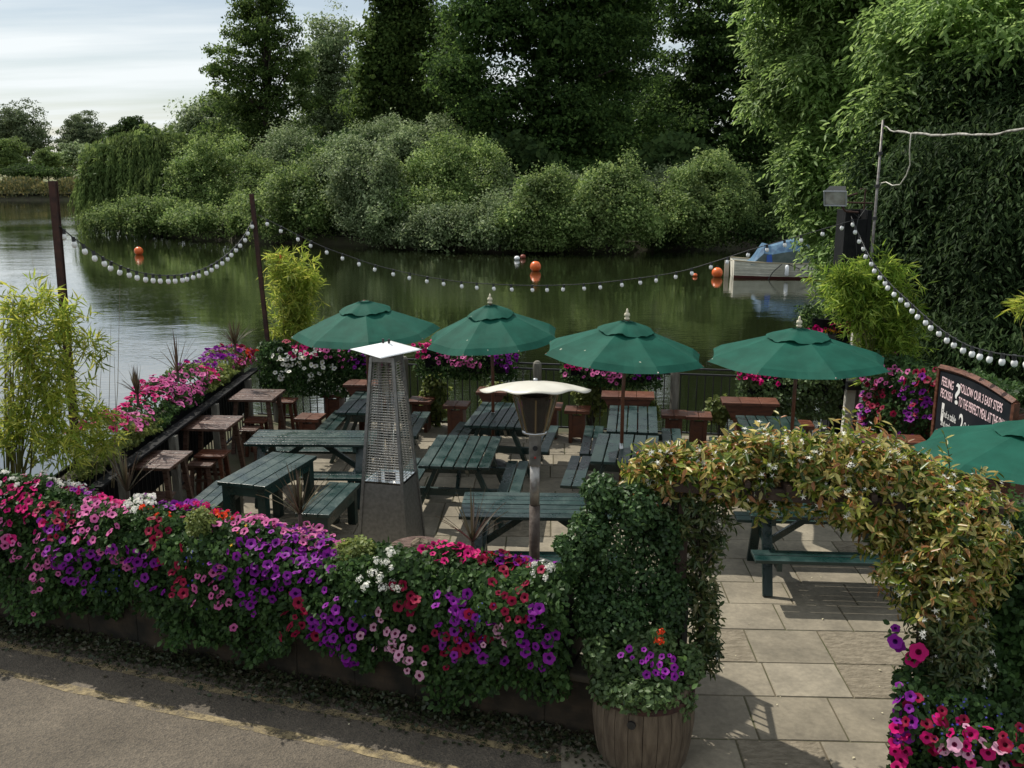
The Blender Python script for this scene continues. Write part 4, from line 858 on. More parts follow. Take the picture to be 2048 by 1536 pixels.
gm = bpy.data.materials.new('smoky lamp glass'); gm.use_nodes = True; g_ = gm.node_tree.nodes['Principled BSDF']; g_.inputs['Transmission Weight'].default_value = .9; g_.inputs['Roughness'].default_value = .12; g_.inputs['IOR'].default_value = 1.12; g_.inputs['Base Color'].default_value = (.42, .38, .32, 1)
b = MB(); b.lathe([(r0, z0), (r1, z1)], (0, 0, 0), 8, cap=False); b.build('lamp_glass', gm, t)
b = MB()
for i in range(8):
    a_ = 2 * math.pi * i / 8; b.tube([(r0 * math.cos(a_), r0 * math.sin(a_), z0), (r1 * math.cos(a_), r1 * math.sin(a_), z1)], .008, 6)
b.build('lamp_frame', mat('tarnished brass frame', (.25, .19, .11), .4, metal=.7), t)
b = MB(); b.lathe([(r0 * .6, z0), (r1 * .62, z1)], (0, 0, 0), 16, cap=False); b.build('burner_screen', mat('sooty mesh', (.03, .022, .018), .7, c2=(.09, .06, .045), scale=9), t)
b = MB(); b.lathe([(11 * px_m, hz(868)), (r0 * 1.1, z0 - .012), (r0 * 1.1, z0 + .006)], (0, 0, 0), 20); b.build('lamp_base', M['silver'], t, smooth=True)
b = MB(); vs = [(0, 0, hz(766) - .0)]; Rh = 104 * px_m; zc = hz(783); top_ = .035
for j in range(1, 11):
    f = j / 10
    for i in range(64):
        a_ = 2 * math.pi * (i / 64); lob = 1 + .07 * math.cos(4 * a_) * f ** 3
        vs.append((Rh * f * lob * math.cos(a_), Rh * f * lob * math.sin(a_) , zc + top_ * (1 - f ** 2.6) + .05 - .05 * f ** 2 + .010 * math.cos(8 * a_) * f ** 3 - .085 * f * math.sin(a_)))
vs[0] = (0, 0, zc + top_ + .05)
b.add(vs, [(0, 1 + i, 1 + (i + 1) % 64) for i in range(64)] + [(1 + i + j * 64, 1 + (i + 1) % 64 + j * 64, 1 + (i + 1) % 64 + (j + 1) * 64, 1 + i + (j + 1) * 64) for j in range(9) for i in range(64)])
h = b.build('hood', mat('cream enamel hood', (.60, .58, .51), .35, c2=(.52, .49, .42), scale=4), t, smooth=True); sm = h.modifiers.new('solid', 'SOLIDIFY'); sm.thickness = .006
MB().tube([(0, 0, zc + top_ + .04), (0, 0, zc + top_ + .075)], .018, 12).build('hood_nut', M['silver'], t, smooth=True)

# ------------------------------------------------------------------ posts, column, lamp, wires
p1b, p1t = Vector((-4.36, 9.3, .6)), PY(110, 362, 9.3)
t = thing('rusty_post', 'tall rusty steel post rising from the left bamboo', 'post', (p1t.x - .02, 9.3, -1.4))
b = MB(); b.beam((-.10, 0, 0), (0, 0, p1t.z + 1.4), .05, .014); b.beam((-.10, -.03, 0), (0, -.03, p1t.z + 1.4), .062, .010); b.beam((-.10, .03, 0), (0, .03, p1t.z + 1.4), .062, .010); b.build('shaft', M['rust'], t)
p2t = PY(503, 388, 14.35); p2b = PY(534, 670, 14.35)
t = thing('rusty_post', 'leaning rusty steel post beside the far bamboo where two light strings meet', 'post', (p2b.x, 14.35, p2b.z - 2.2))
dx_ = (p2t.x - p2b.x) / (p2t.z - p2b.z)
b = MB(); hh = p2t.z - p2b.z + 2.2
for yy, w_ in ((0, .05), (-.03, .055), (.03, .055)): b.beam((-dx_ * 2.2, yy, 0), (dx_ * (hh - 2.2), yy, hh), w_, .012)
b.build('shaft', M['rust'], t)
# column
cl = PY(1688, 420, 13.2); cr_ = PY(1741, 420, 13.2); cw = cr_.x - cl.x
t = thing('corner_column', 'thick black column with an open rusty top behind the right bamboo', 'column', ((cl.x + cr_.x) / 2, 13.3, 0))
b = MB(); zt = cl.z
for e in (-1, 1): b.box((e * (cw / 2 - .03), 0, zt / 2), (.06, cw, zt))
b.box((0, -cw / 2 + .03, (zt - .12) / 2), (cw - .12, .05, zt - .12)); b.box((0, cw / 2 - .03, zt / 2), (cw - .12, .06, zt)); b.build('shaft', M['blackwood'], t, bevel=.004)
b = MB(); b.tube([(-cw * .75, -.05, zt + .10), (cw * .6, -.05, zt + .09)], .012, 8); b.tube([(-cw * .5, -.05, zt), (-cw * .4, -.05, zt + .18), (0, -.05, zt + .22)], .014, 8); b.tube([(cw * .3, -.05, zt), (cw * .3, -.05, zt + .28), (cw * .1, -.05, zt + .28)], .012, 8); b.build('rusty_bracket', M['rust'], t)
b = MB(); b.tube([(0, -cw / 2, zt - .05), (-.05, -cw / 2 - .05, zt - .3), (.02, -cw / 2 - .03, zt - .7), (-.05, -cw / 2 - .02, zt - 1.1)], .006, 6); b.tube([(.1, -cw / 2, zt + .05), (-.02, -cw / 2 - .06, zt - .1), (-.15, -cw / 2 - .03, zt + .02)], .006, 6); b.build('loose_wires', M['black'], t)
wb_ = P(1690, 885, 0)
t = thing('white_post', 'white painted post with a small black box, right of the widest parasol', 'post', (wb_.x - .05, 12.95, 0))
zt2 = PY(1705, 560, 12.95).z; b = MB(); b.beam((0, 0, 0), (.06, 0, zt2), .19, .10, up=(0, 1, 0)); b.build('shaft', M['white_board'], t, bevel=.006)
zz_ = PY(1690, 770, 12.9).z; MB().box((.0, -.10, zz_), (.22, .10, .11)).build('junction_box', M['black'], t, bevel=.006)
b = MB(); b.tube([(.02, -.16, zz_ - .05), (.10, -.12, zz_ - .3), (.02, -.1, zz_ - .55), (.13, -.1, zz_ - .75)], .005, 6); b.build('cable', M['black'], t)
# floodlight
fc = PY(1672, 390, 12.95)
t = thing('floodlight', 'grey floodlight tilted down on the bracket above the black column', 'floodlight', (fc.x, fc.y, fc.z - .15))
rm = Matrix.Rotation(R(-28), 3, 'Z') @ Matrix.Rotation(R(28), 3, 'X'); b = MB()
vs = [rm @ Vector(v) + Vector((0, 0, .15)) for v in [(-.16, -.05, -.12), (.16, -.05, -.12), (.16, -.05, .12), (-.16, -.05, .12), (-.12, .17, -.06), (.12, .17, -.06), (.12, .17, .09), (-.12, .17, .09)]]
b.add(vs, [(4, 5, 6, 7), (0, 1, 5, 4), (1, 2, 6, 5), (2, 3, 7, 6), (3, 0, 4, 7)]); b.build('lamp_housing', M['black'], t)
b = MB()
for a_, c_ in (((-.165, -.055, -.125), (.165, -.055, -.125)), ((-.165, -.055, .125), (.165, -.055, .125)), ((-.165, -.055, -.125), (-.165, -.055, .125)), ((.165, -.055, -.125), (.165, -.055, .125))):
    b.beam(rm @ Vector(a_) + Vector((0, 0, .15)), rm @ Vector(c_) + Vector((0, 0, .15)), .022, .022)
b.build('bezel', mat('grey lamp rim', (.35, .36, .38), .5), t)
b = MB(); b.add([rm @ Vector(v) + Vector((0, 0, .15)) for v in [(-.15, -.052, -.11), (.15, -.052, -.11), (.15, -.052, .11), (-.15, -.052, .11)]], [(0, 1, 2, 3)]); b.build('lamp_glass', mat('dusty lamp glass', (.62, .60, .58), .15, metal=.3, c2=(.35, .31, .28), scale=6), t)
b = MB(); b.tube([(.05, .08, .10), (.2, .1, -.08), (.42, .15, -.1)], .016, 8); b.build('bracket', M['rust'], t)
t.scale = (.86, .86, .86)
# conduit pole and overhead cable
ct, cb_ = PY(1766, 240, 12.9), PY(1744, 500, 12.9)
t = thing('conduit_pole', 'thin grey metal pole standing tall behind the black column', 'pole', (cb_.x - .05, 12.9, 0))
ox = cb_.x - .05; b = MB(); b.tube([(0, 0, 0), (cb_.x - ox, 0, cb_.z), (ct.x - ox, 0, ct.z)], [.024, .02, .014], 10)
b.build('shaft', mat('galvanised pole', (.22, .21, .2), .5, metal=.4, c2=(.12, .1, .09), scale=20), t, smooth=True)
for f in (.25, .5, .75): p_ = cb_.lerp(ct, f); MB().tube([(p_.x - ox, 0, p_.z - .02), (p_.x - ox, 0, p_.z + .02)], .034, 10).build('clamp', M['black'], t)
pts = [PY(1768, 254, 12.9), PY(1795, 264, 12.5), PY(1830, 267, 12.1), PY(1875, 270, 11.6), PY(1930, 271, 11.), PY(1985, 267, 10.4), PY(2048, 257, 9.8), PY(2200, 225, 8.5)]
t = thing('overhead_cable', 'white taped cable running from the thin pole out to the right', 'cable', pts[0])
o_ = pts[0]; b = MB(); q = random.Random(2); P2 = []
for i in range(len(pts) - 1):
    for f in (0, .25, .5, .75): P2.append(pts[i].lerp(pts[i + 1], f) - o_ + Vector((0, 0, q.uniform(-.015, .015))))
b.tube(P2, [.011 + q.uniform(-.004, .006) for _ in P2], 6); b.build('main_cable', mat('grubby white cable', (.42, .40, .36), .6, c2=(.12, .11, .09), scale=14), t, smooth=True)
lp = [PY(1822, 268, 12.1), PY(1819, 300, 12.2), PY(1820, 330, 12.3), PY(1812, 352, 12.4), PY(1800, 369, 12.5), PY(1785, 371, 12.6), PY(1772, 364, 12.75), PY(1763, 366, 12.85), PY(1757, 378, 12.9)]
b = MB(); b.tube([p_ - o_ for p_ in lp], .007, 6); b.build('hanging_loop', mat('white flex', (.6, .57, .5), .5), t, smooth=True)

# ------------------------------------------------------------------ string lights
def catmull(ps, m_=10):
    ps = [ps[0]] + ps + [ps[-1]]; out_ = []
    for i in range(1, len(ps) - 2):
        for j in range(m_):
            f = j / m_; a, b_, c, d = ps[i - 1], ps[i], ps[i + 1], ps[i + 2]
            out_.append(.5 * ((2 * b_) + (c - a) * f + (2 * a - 5 * b_ + 4 * c - d) * f * f + (3 * b_ - a - 3 * c + d) * f ** 3))
    return out_ + [ps[-2]]
bm_ = MB(); bm_.lathe([(.004, -.108), (.018, -.102), (.0265, -.088), (.029, -.072), (.0265, -.056), (.017, -.042), (.014, -.034)], n=16)
bulb0 = None; sock0 = None
def string(pix, A, B, label, nb_, r=.006, scale=1.):
    global bulb0, sock0
    ps = [PV(x, y, A, B) for x, y in pix]; cv = catmull(ps); o_ = ps[0]
    t = thing('string_lights', label, 'string lights', o_, group='festoon light strings over the terrace')
    MB().tube([p_ - o_ for p_ in cv], r, 6).build('cable', M['black'], t, smooth=True)
    seg = [0]
    for i in range(1, len(cv)): seg.append(seg[-1] + (cv[i] - cv[i - 1]).length)
    for k in range(nb_):
        d = seg[-1] * (k + .5 + random.uniform(-.12, .12)) / nb_; i = next(j for j in range(1, len(seg)) if seg[j] >= d); f = (d - seg[i - 1]) / (seg[i] - seg[i - 1]); p_ = cv[i - 1].lerp(cv[i], f) - o_
        if bulb0 is None:
            bulb0 = bm_.build('bulb', M['bulb'], t, smooth=True); sb = MB(); sb.tube([(0, 0, .008), (0, 0, -.042)], .019, 10)
            sock0 = sb.build('socket', M['black'], bulb0); u = bulb0; u2 = sock0
        else:
            u = bulb0.copy(); col.objects.link(u); u.parent = t; u2 = sock0.copy(); col.objects.link(u2); u2.parent = u
        u.location = p_; u.rotation_euler = (R(random.uniform(-8, 8)), R(random.uniform(-12, 12)), 0); u.scale = (scale,) * 3
string([(118, 452), (150, 478), (186, 503), (225, 525), (265, 541), (305, 549), (345, 551), (385, 545), (420, 531), (455, 508), (485, 476), (508, 436)], (p1t.x, 9.3), (p2t.x, 14.35), 'left festoon string sagging between the two rusty posts', 29, scale=.96)
string([(516, 430), (560, 452), (600, 472), (650, 495), (700, 513), (750, 530), (820, 547), (900, 561), (980, 568), (1080, 571), (1180, 567), (1280, 556), (1360, 543), (1430, 523), (1500, 500), (1570, 480), (1640, 460), (1702, 442)], (p2t.x, 14.35), (4.56, 13.05), 'long festoon string sagging across the river from the leaning post to the column', 34, scale=.92)
string([(1702, 432), (1716, 465), (1735, 505), (1757, 540), (1785, 572), (1815, 600), (1850, 632), (1890, 664), (1930, 688), (1970, 701), (2010, 709), (2060, 713), (2120, 708)], (4.6, 13.0), (4.0, 6.5), 'nearest festoon string running from the column out of the right edge', 29, scale=.92)

# ------------------------------------------------------------------ chalkboard
q0 = P(1883, 735, 1.9); q1 = P(2022, 805, 1.9); bx = (q0.x + q1.x) / 2; y0, y1 = q1.y - .02, q0.y
zb = PY(1883, 885, q0.y).z; Lb = y0 - y1
t = thing('chalkboard', 'black menu chalkboard with hand-painted white and pink lettering, in a brown frame', 'sign', (bx, y1, 0), R(-90))   # local +x runs towards the viewer
Lb = y1 - y0; Hb = 1.9 - zb
def arch(x): return 1.9 - .0 + .05 * math.sin(math.pi * x / Lb)
b = MB(); n_ = 20; vs = []
for i in range(n_ + 1):
    x = .03 + (Lb - .06) * i / n_
    for yy in (0, .03): vs += [(x, yy, zb + .03), (x, yy, arch(x) - .03)]
fs = []
for i in range(n_):
    a_ = 4 * i; c_ = a_ + 4; fs += [(a_, c_, c_ + 1, a_ + 1), (a_ + 2, a_ + 3, c_ + 3, c_ + 2), (a_ + 1, c_ + 1, c_ + 3, a_ + 3), (a_, a_ + 2, c_ + 2, c_)]
b.add(vs, fs); b.build('writing_surface', mat('chalkboard paint', (.007, .009, .013), .7, c2=(.016, .018, .022), scale=4, spec=.15), t)
b = MB(); b.tube([(Lb * i / 20, .012, arch(Lb * i / 20)) for i in range(21)], .034, 4); b.build('frame_top', M['brown_wood'], t)
for x in (.0, Lb): MB().box((x, .012, zb + (1.9 - zb) / 2), (.05, .05, 1.9 - zb)).build('frame_side', M['brown_wood'], t)
MB().box((Lb / 2, .012, zb), (Lb, .045, .05)).build('frame_bottom', M['brown_wood'], t)
for x in (.05, Lb - .05): MB().box((x, .05, zb / 2), (.07, .05, zb)).build('leg', M['brown_wood'], t)
wht = mat('white chalk paint', (.75, .73, .70), .7); pnk = mat('pink white lettering', (.82, .58, .60), .7)
def text(s_, x, z, h, wd, m_, bold=.0):
    c = bpy.data.curves.new('lettering', 'FONT'); c.body = s_; c.size = h * 1.38; c.extrude = .001; c.offset = bold; o = bpy.data.objects.new('lettering', c); col.objects.link(o)
    c.materials.append(m_); o.parent = t; o.rotation_euler = (R(90), 0, 0); o.location = (x, -.004, z); bpy.context.view_layer.update()
    k = wd / max(.01, o.dimensions.x)
    me = bpy.data.meshes.new_from_object(o); bpy.data.objects.remove(o); o2 = bpy.data.objects.new('lettering', me); col.objects.link(o2)
    o2.parent = t; o2.rotation_euler = (R(90), 0, 0); o2.location = (x, -.004, z); o2.scale = (k, 1, 1); return o2
S = Lb / 1.46
text('FEELING', .09 * S, 1.745, .09, .25 * S, pnk, .0008); text('PECKISH', .09 * S, 1.625, .09, .25 * S, pnk, .0008); text('?', .37 * S, 1.63, .21, .10 * S, wht, .003)
text('FOLLOW OUR 3 EASY STEPS', .48 * S, 1.765, .085, .80 * S, pnk, .0008); text('TO THE PERFECT MEAL AT THE SWAN', .48 * S, 1.625, .095, .92 * S, pnk, .0008)
text('1', .07 * S, 1.39, .19, .05 * S, wht, .003); text('Find a table', .16 * S, 1.44, .075, .30 * S, wht); text('and make a', .16 * S, 1.345, .065, .28 * S, wht); text('note of the', .16 * S, 1.255, .065, .28 * S, wht); text('number', .16 * S, 1.165, .06, .18 * S, wht)
text('2', .52 * S, 1.36, .21, .09 * S, wht, .003); text('Order your', .63 * S, 1.43, .075, .27 * S, wht); text('food at the', .63 * S, 1.33, .07, .28 * S, wht); text('bar', .63 * S, 1.24, .07, .12 * S, wht)
text('3', .95 * S, 1.36, .19, .08 * S, wht, .003); text('Sit back and', 1.05 * S, 1.42, .07, .32 * S, wht); text('relax', 1.05 * S, 1.33, .065, .14 * S, wht)

# ------------------------------------------------------------------ boat
bo = P(1464, 553, WATER_Z)
t = thing('motor_boat', 'white clinker-built boat with a blue canvas cover moored under the willow', 'boat', (bo.x, bo.y, WATER_Z), R(-6))
Lh = 6.0; st = 16; rows = 7; vs = []
for i in range(st + 1):
    f = i / st; x = f * Lh; bw = .95 * (1 - .12 * (1 - f) ** 2 - max(0, (f - .55) / .45) ** 2.2 * .98); sh = .86 - .5 * f * (1 - f) + .15 * max(0, f - .5)
    for sgn in (-1, 1):
        for j in range(rows + 1):
            g_ = j / rows; yy = bw * (.62 + .38 * g_ ** .6) ; zz = -.15 + (sh + .15) * g_
            vs.append((x + (.12 * g_ if f > .9 else -.03 * g_), sgn * (yy + .018), zz)); vs.append((x + (.12 * g_ if f > .9 else -.03 * g_), sgn * yy, zz + .004))
b = MB(); per = (rows + 1) * 2
fs = []; ms = []
for i in range(st):
    for sd in (0, 1):
        for j in range(rows):
            a_ = i * per * 2 + sd * per + j * 2; c_ = a_ + per * 2; fs.append((a_ + 1, c_ + 1, c_ + 2, a_ + 2)); ms.append(1 if j < 2 else 0)
            fs.append((a_, c_, c_ + 1, a_ + 1)); ms.append(1 if j < 2 else 0)
b.add(vs, fs); b.m = ms
for sd in (1,):
    tv = [vs[j * 2 + 1] for j in range(rows + 1)] + [vs[per + j * 2 + 1] for j in range(rows + 1)]
b.add(tv, [(j, j + 1, rows + 1 + j + 1, rows + 1 + j) for j in range(rows)])
b.build('hull', [mat('cream hull paint', (.80, .78, .68), .45, c2=(.66, .64, .54), scale=3), mat('red antifouling', (.10, .025, .02), .7)], t)
b = MB()
for sgn in (-1, 1): b.tube([(vs[i * per * 2 + (0 if sgn < 0 else per) + rows * 2][0], vs[i * per * 2 + (0 if sgn < 0 else per) + rows * 2][1], vs[i * per * 2 + rows * 2][2] + .02) for i in range(st + 1)], .03, 6)
b.build('gunwale', mat('varnished gunwale', (.35, .30, .2), .5), t)
b = MB(); b.add([(vs[i * per * 2 + (0 if k == 0 else per) + rows * 2 - 4][0], vs[i * per * 2 + (0 if k == 0 else per) + rows * 2 - 4][1] * .98, .42) for i in range(st + 1) for k in (0, 1)], [(2 * i, 2 * i + 1, 2 * i + 3, 2 * i + 2) for i in range(st)]); b.build('deck', mat('boat deck', (.25, .23, .18), .7), t)
cv_ = mat('blue boat canvas', (.025, .075, .15), .7, c2=(.07, .16, .25), scale=4, bump=.3, bscale=6); gcv = mat('grey green canvas', (.06, .09, .08), .7, c2=(.10, .13, .12), scale=4, bump=.3)
def ridge(x, h_): return [(x, -.85, .66), (x + .02, -.8, .66 + h_ * .55), (x + .05, -.45, .66 + h_ * .95), (x + .05, 0, .66 + h_), (x + .05, .45, .66 + h_ * .95), (x + .02, .8, .66 + h_ * .55), (x, .85, .66)]
hs_ = [(.75, .05), (1.05, .5), (1.35, 1.02), (1.7, .92), (2.3, 1.12), (2.9, 1.28), (3.4, 1.1), (4.4, .6), (5.0, .15)]
vs = []; [vs.extend(ridge(x, h_)) for x, h_ in hs_]; b = MB()
b.add(vs, [(i * 7 + j, i * 7 + j + 1, (i + 1) * 7 + j + 1, (i + 1) * 7 + j) for i in range(len(hs_) - 1) for j in range(6)])
b.m = [0 if (j in (1, 2, 3, 4) and i < 6) or i == 0 else 1 for i in range(len(hs_) - 1) for j in range(6)]; b.build('canvas_cover', [cv_, gcv], t)
b = MB(); b.add([(1.5, -.87, .68), (1.8, -.87, .68), (1.72, -.86, 1.2), (1.5, -.86, 1.15)], [(0, 1, 2, 3)]); b.build('cover_flap', mat('bright blue flap', (.03, .10, .42), .6), t)
b = MB(); b.box((-.28, 0, .32), (.22, .08, .95)); b.tube([(-.2, 0, .78), (.2, 0, .82)], .02, 6); b.build('rudder', mat('grey rudder', (.42, .40, .33), .7), t)
b = MB(); b.tube([(2.45, -1.06, .15), (2.45, -1.06, .22), (2.45, -1.06, .62), (2.45, -1.06, .70)], [.05, .10, .10, .04], 12); b.build('fender', M['reflector'], t, smooth=True)
b = MB(); b.tube([(2.2, -1.04, .74), (1.8, -1.05, .35), (1.6, -1.03, .0)], .022, 5); b.tube([(2.5, -1.04, .74), (3.2, -1.05, .45), (4.0, -1.02, .12)], .022, 5); b.build('mooring_rope', M['black'], t)
# buoys
org = mat('orange buoy', (.80, .16, .03), .35, c2=(.6, .10, .02), scale=3)
for px, py, r_, lb in ((278, 500, .27, 'orange mooring buoy alone in the water between the rusty posts'), (1071, 533, .29, 'orange mooring buoy in mid river above the second parasol'), (1434, 545, .27, 'orange mooring buoy touching the stern of the boat'),
                       (556, 512, .22, 'orange buoy showing through the top of the far bamboo')):
    c = P(px, py + 9, WATER_Z); t = thing('buoy', lb, 'buoy', (c.x, c.y, WATER_Z - .06), group='round orange mooring buoys')
    b = MB(); b.lathe([(max(.004, r_ * math.sin(a_)), r_ * (1 - math.cos(a_))) for a_ in [math.pi * i / 14 for i in range(15)]], n=24); b.build('float_body', org, t, smooth=True)
    b = MB(); b.tube([(0, 0, 2 * r_ - .01), (0, 0, 2 * r_ + .05)], .035, 8); b.tube([(.05, 0, 2 * r_ + .04), (0, 0, 2 * r_ + .10), (-.05, 0, 2 * r_ + .04)], .014, 6); b.build('lifting_eye', M['black'], t)
for px, py, m_, lb in ((1034, 517, M['reflector'], 'tiny pale net float left of a dark red one by the island shore'), (1046, 514, mat('dark red float', (.22, .05, .03), .5), 'tiny dark red float near the island shore'), (1390, 550, org, 'tiny orange float on the water left of the boat')):
    c = P(px, py + 3, WATER_Z); r_ = .12 if px > 1100 else .17; t = thing('float', lb, 'float', (c.x, c.y, WATER_Z - .03), group='small floats on the river')
    b = MB(); b.lathe([(max(.003, r_ * math.sin(a_)), r_ * .8 * (1 - math.cos(a_))) for a_ in [math.pi * i / 10 for i in range(11)]], n=16); b.build('float_body', m_, t, smooth=True)
    MB().tube([(0, 0, r_ * 1.55), (0, 0, r_ * 1.55 + .05)], .02, 6).build('cap', M['black'], t)
# barrel
BR = Vector((.885, 5.43, 0)); br = .34
t = thing('barrel', 'weathered half barrel planter at the foot of the left arch pillar', 'barrel', (BR.x, BR.y + .32, .014))
print('barrel', BR)
ob = mat('old oak staves', (.075, .053, .034), .85, c2=(.14, .105, .07), scale=5, bump=.5, bscale=20, stretch=(6, 6, .8))
prof = [(br * .88, 0), (br * .95, .12), (br, .27), (br * .99, .38), (br * .94, .50), (br * .91, .56)]
b = MB(); ns = 22
for i in range(ns):
    a0 = 2 * math.pi * i / ns + .006; a1 = 2 * math.pi * (i + 1) / ns - .006; vs = []
    for r_, z_ in prof:
        for a_, rr_ in ((a0, r_), ((a0 + a1) / 2, r_ * 1.008), (a1, r_), (a1, r_ - .03), (a0, r_ - .03)): vs.append((rr_ * math.cos(a_), rr_ * math.sin(a_), z_))
    k = len(prof); b.add(vs, [(j * 5 + m_, j * 5 + (m_ + 1) % 5, (j + 1) * 5 + (m_ + 1) % 5, (j + 1) * 5 + m_) for j in range(k - 1) for m_ in range(5)] + [tuple((k - 1) * 5 + m_ for m_ in range(5))])
b.build('staves', ob, t)
MB().tube([(0, 0, .48), (0, 0, .52)], br * .86, 24).build('compost', M['soil'], t)
for z_, r_ in ((.485, .955),):
    b = MB(); b.lathe([(br * r_ + .004, z_ - .025), (br * r_ + .012, z_ - .02), (br * r_ + .012, z_ + .02), (br * r_ + .002, z_ + .025)], n=32, cap=False); b.build('hoop', M['rust'], t)
b = MB(); b.tube([(-.12, -br * .95 - .0, .40), (-.125, -br * .99, .40)], .028, 12); b.build('bung_hole', M['black'], t)

# open entrance gate standing behind the barrel
t = thing('entrance_gate', 'black metal entrance gate folded open behind the barrel, casting a barred shadow', 'gate', (1.20, 6.05, .014), R(88))
b = MB()
for i in range(9): b.box((.05 + i * .1, 0, .52 + .01 * i), (.014, .014, .96 + .02 * i))
b.build('bars', M['black'], t)
MB().beam((0, 0, 1.0), (.9, 0, 1.16), .03, .03).build('rail', M['black'], t); MB().box((.45, 0, .1), (.9, .03, .03)).build('rail', M['black'], t)
for x in (0, .9): MB().box((x, 0, .52 + .08 * (x > 0)), (.035, .035, 1.04 + .16 * (x > 0))).build('stile', M['black'], t)
# ------------------------------------------------------------------ flowers
def petunia_template(lobes=5):
    v = []; f = []; m = []; n_ = 15
    for i in range(n_):
        a = 2 * math.pi * i / n_; r = (.84, 1.0, 1.0)[i % 3]
        v.append((r * math.cos(a), r * math.sin(a), (.10, -.04, .02)[i % 3]))
    for i in range(n_):
        a = 2 * math.pi * i / n_; v.append((.33 * math.cos(a), .33 * math.sin(a), -.02))
    for i in range(n_):
        a = 2 * math.pi * i / n_; v.append((.13 * math.cos(a), .13 * math.sin(a), -.32))
    for i in range(n_):
        j = (i + 1) % n_; f.append((n_ + i, n_ + j, j, i)); m.append(0); f.append((2 * n_ + i, 2 * n_ + j, n_ + j, n_ + i)); m.append(1)
    f.append(tuple(2 * n_ + i for i in range(n_))); m.append(1)
    return v, f, m
PET = petunia_template()
def cluster_template():      # geranium head: a dome of small round florets
    v = []; f = []; m = []; q = random.Random(4)
    for k in range(13):
        a = k * 2.399 + q.uniform(-.5, .5); z = 1 - (k + .5) / 13 * .85; r = math.sqrt(1 - z * z); c = Vector((r * math.cos(a), r * math.sin(a), z * .55)) * q.uniform(.55, .95)
        x = c.cross(Vector((0, 0, 1))); x = (x if x.length > .01 else Vector((1, 0, 0))).normalized(); y = c.normalized().cross(x); b0 = len(v)
        v.append(tuple(c * .92))
        for i in range(10):
            t_ = 2 * math.pi * i / 10; rr_ = .34 if i % 2 == 0 else .22; v.append(tuple(c * 1.08 + (x * math.cos(t_) + y * math.sin(t_)) * rr_))
        for i in range(10): f.append((b0, b0 + 1 + i, b0 + 1 + (i + 1) % 10)); m.append(0)
    return v, f, m
GER = cluster_template()
STAR = ([(0, 0, 0)] + [((1 if i % 2 == 0 else .28) * math.cos(math.pi * i / 5), (1 if i % 2 == 0 else .28) * math.sin(math.pi * i / 5), .05 if i % 2 == 0 else 0) for i in range(10)], [(0, 1 + i, 1 + (i + 1) % 10) for i in range(10)], [0] * 10)
def petal(name, c, rough=.55, trans=.3, var=.15):
    m = leafmat(name, [tuple(x * (1 - var) for x in c), c, tuple(min(1, x * (1 + var) + .003) for x in c)], trans, rough, .2, 1.35, hue=.5); return m
FL = {
 'pink': (petal('pink petals', (.60, .13, .34)), petal('dark pink throat', (.11, .004, .04))),
 'palepink': (petal('pale pink petals', (.70, .36, .50)), petal('wine throat', (.22, .02, .09))),
 'magenta': (petal('magenta petals', (.55, .006, .15)), petal('deep magenta throat', (.16, .004, .04))),
 'purple': (petal('purple petals', (.22, .012, .27)), petal('dark purple throat', (.05, .004, .10))),
 'crimson': (petal('crimson petals', (.24, .004, .035)), petal('dark crimson throat', (.07, .002, .012))),
 'white': (petal('white petals', (.75, .74, .68)), petal('cream throat', (.5, .5, .25))),
 'orange': (petal('orange red petals', (.75, .07, .02)), petal('red throat', (.4, .02, .01))),
 'blue': (petal('blue lobelia petals', (.06, .05, .38)), petal('pale eye', (.3, .3, .6))),
 'yellow': (petal('yellow petals', (.75, .42, .02)), petal('orange eye', (.5, .2, .01))),
}
M['ivy'] = leafmat('ivy and petunia leaves', [(.014, .042, .008), (.030, .080, .012), (.065, .14, .024)], .35, .5, .2, 1.6, wide=2.2)
M['bright'] = leafmat('yellow green leaves', [(.09, .14, .02), (.16, .21, .03), (.22, .26, .05)], .4, .5, .3, wide=2)
M['glossy'] = leafmat('glossy shrub leaves', [(.014, .042, .010), (.030, .078, .016), (.075, .15, .035)], .3, .42, .25, wide=3)
M['spiky'] = leafmat('bronze spiky leaves', [(.05, .03, .02), (.08, .06, .025), (.13, .13, .06)], .2, .4, .5)
M['straw'] = leafmat('dry stems', [(.14, .11, .05), (.22, .18, .09)], .2)

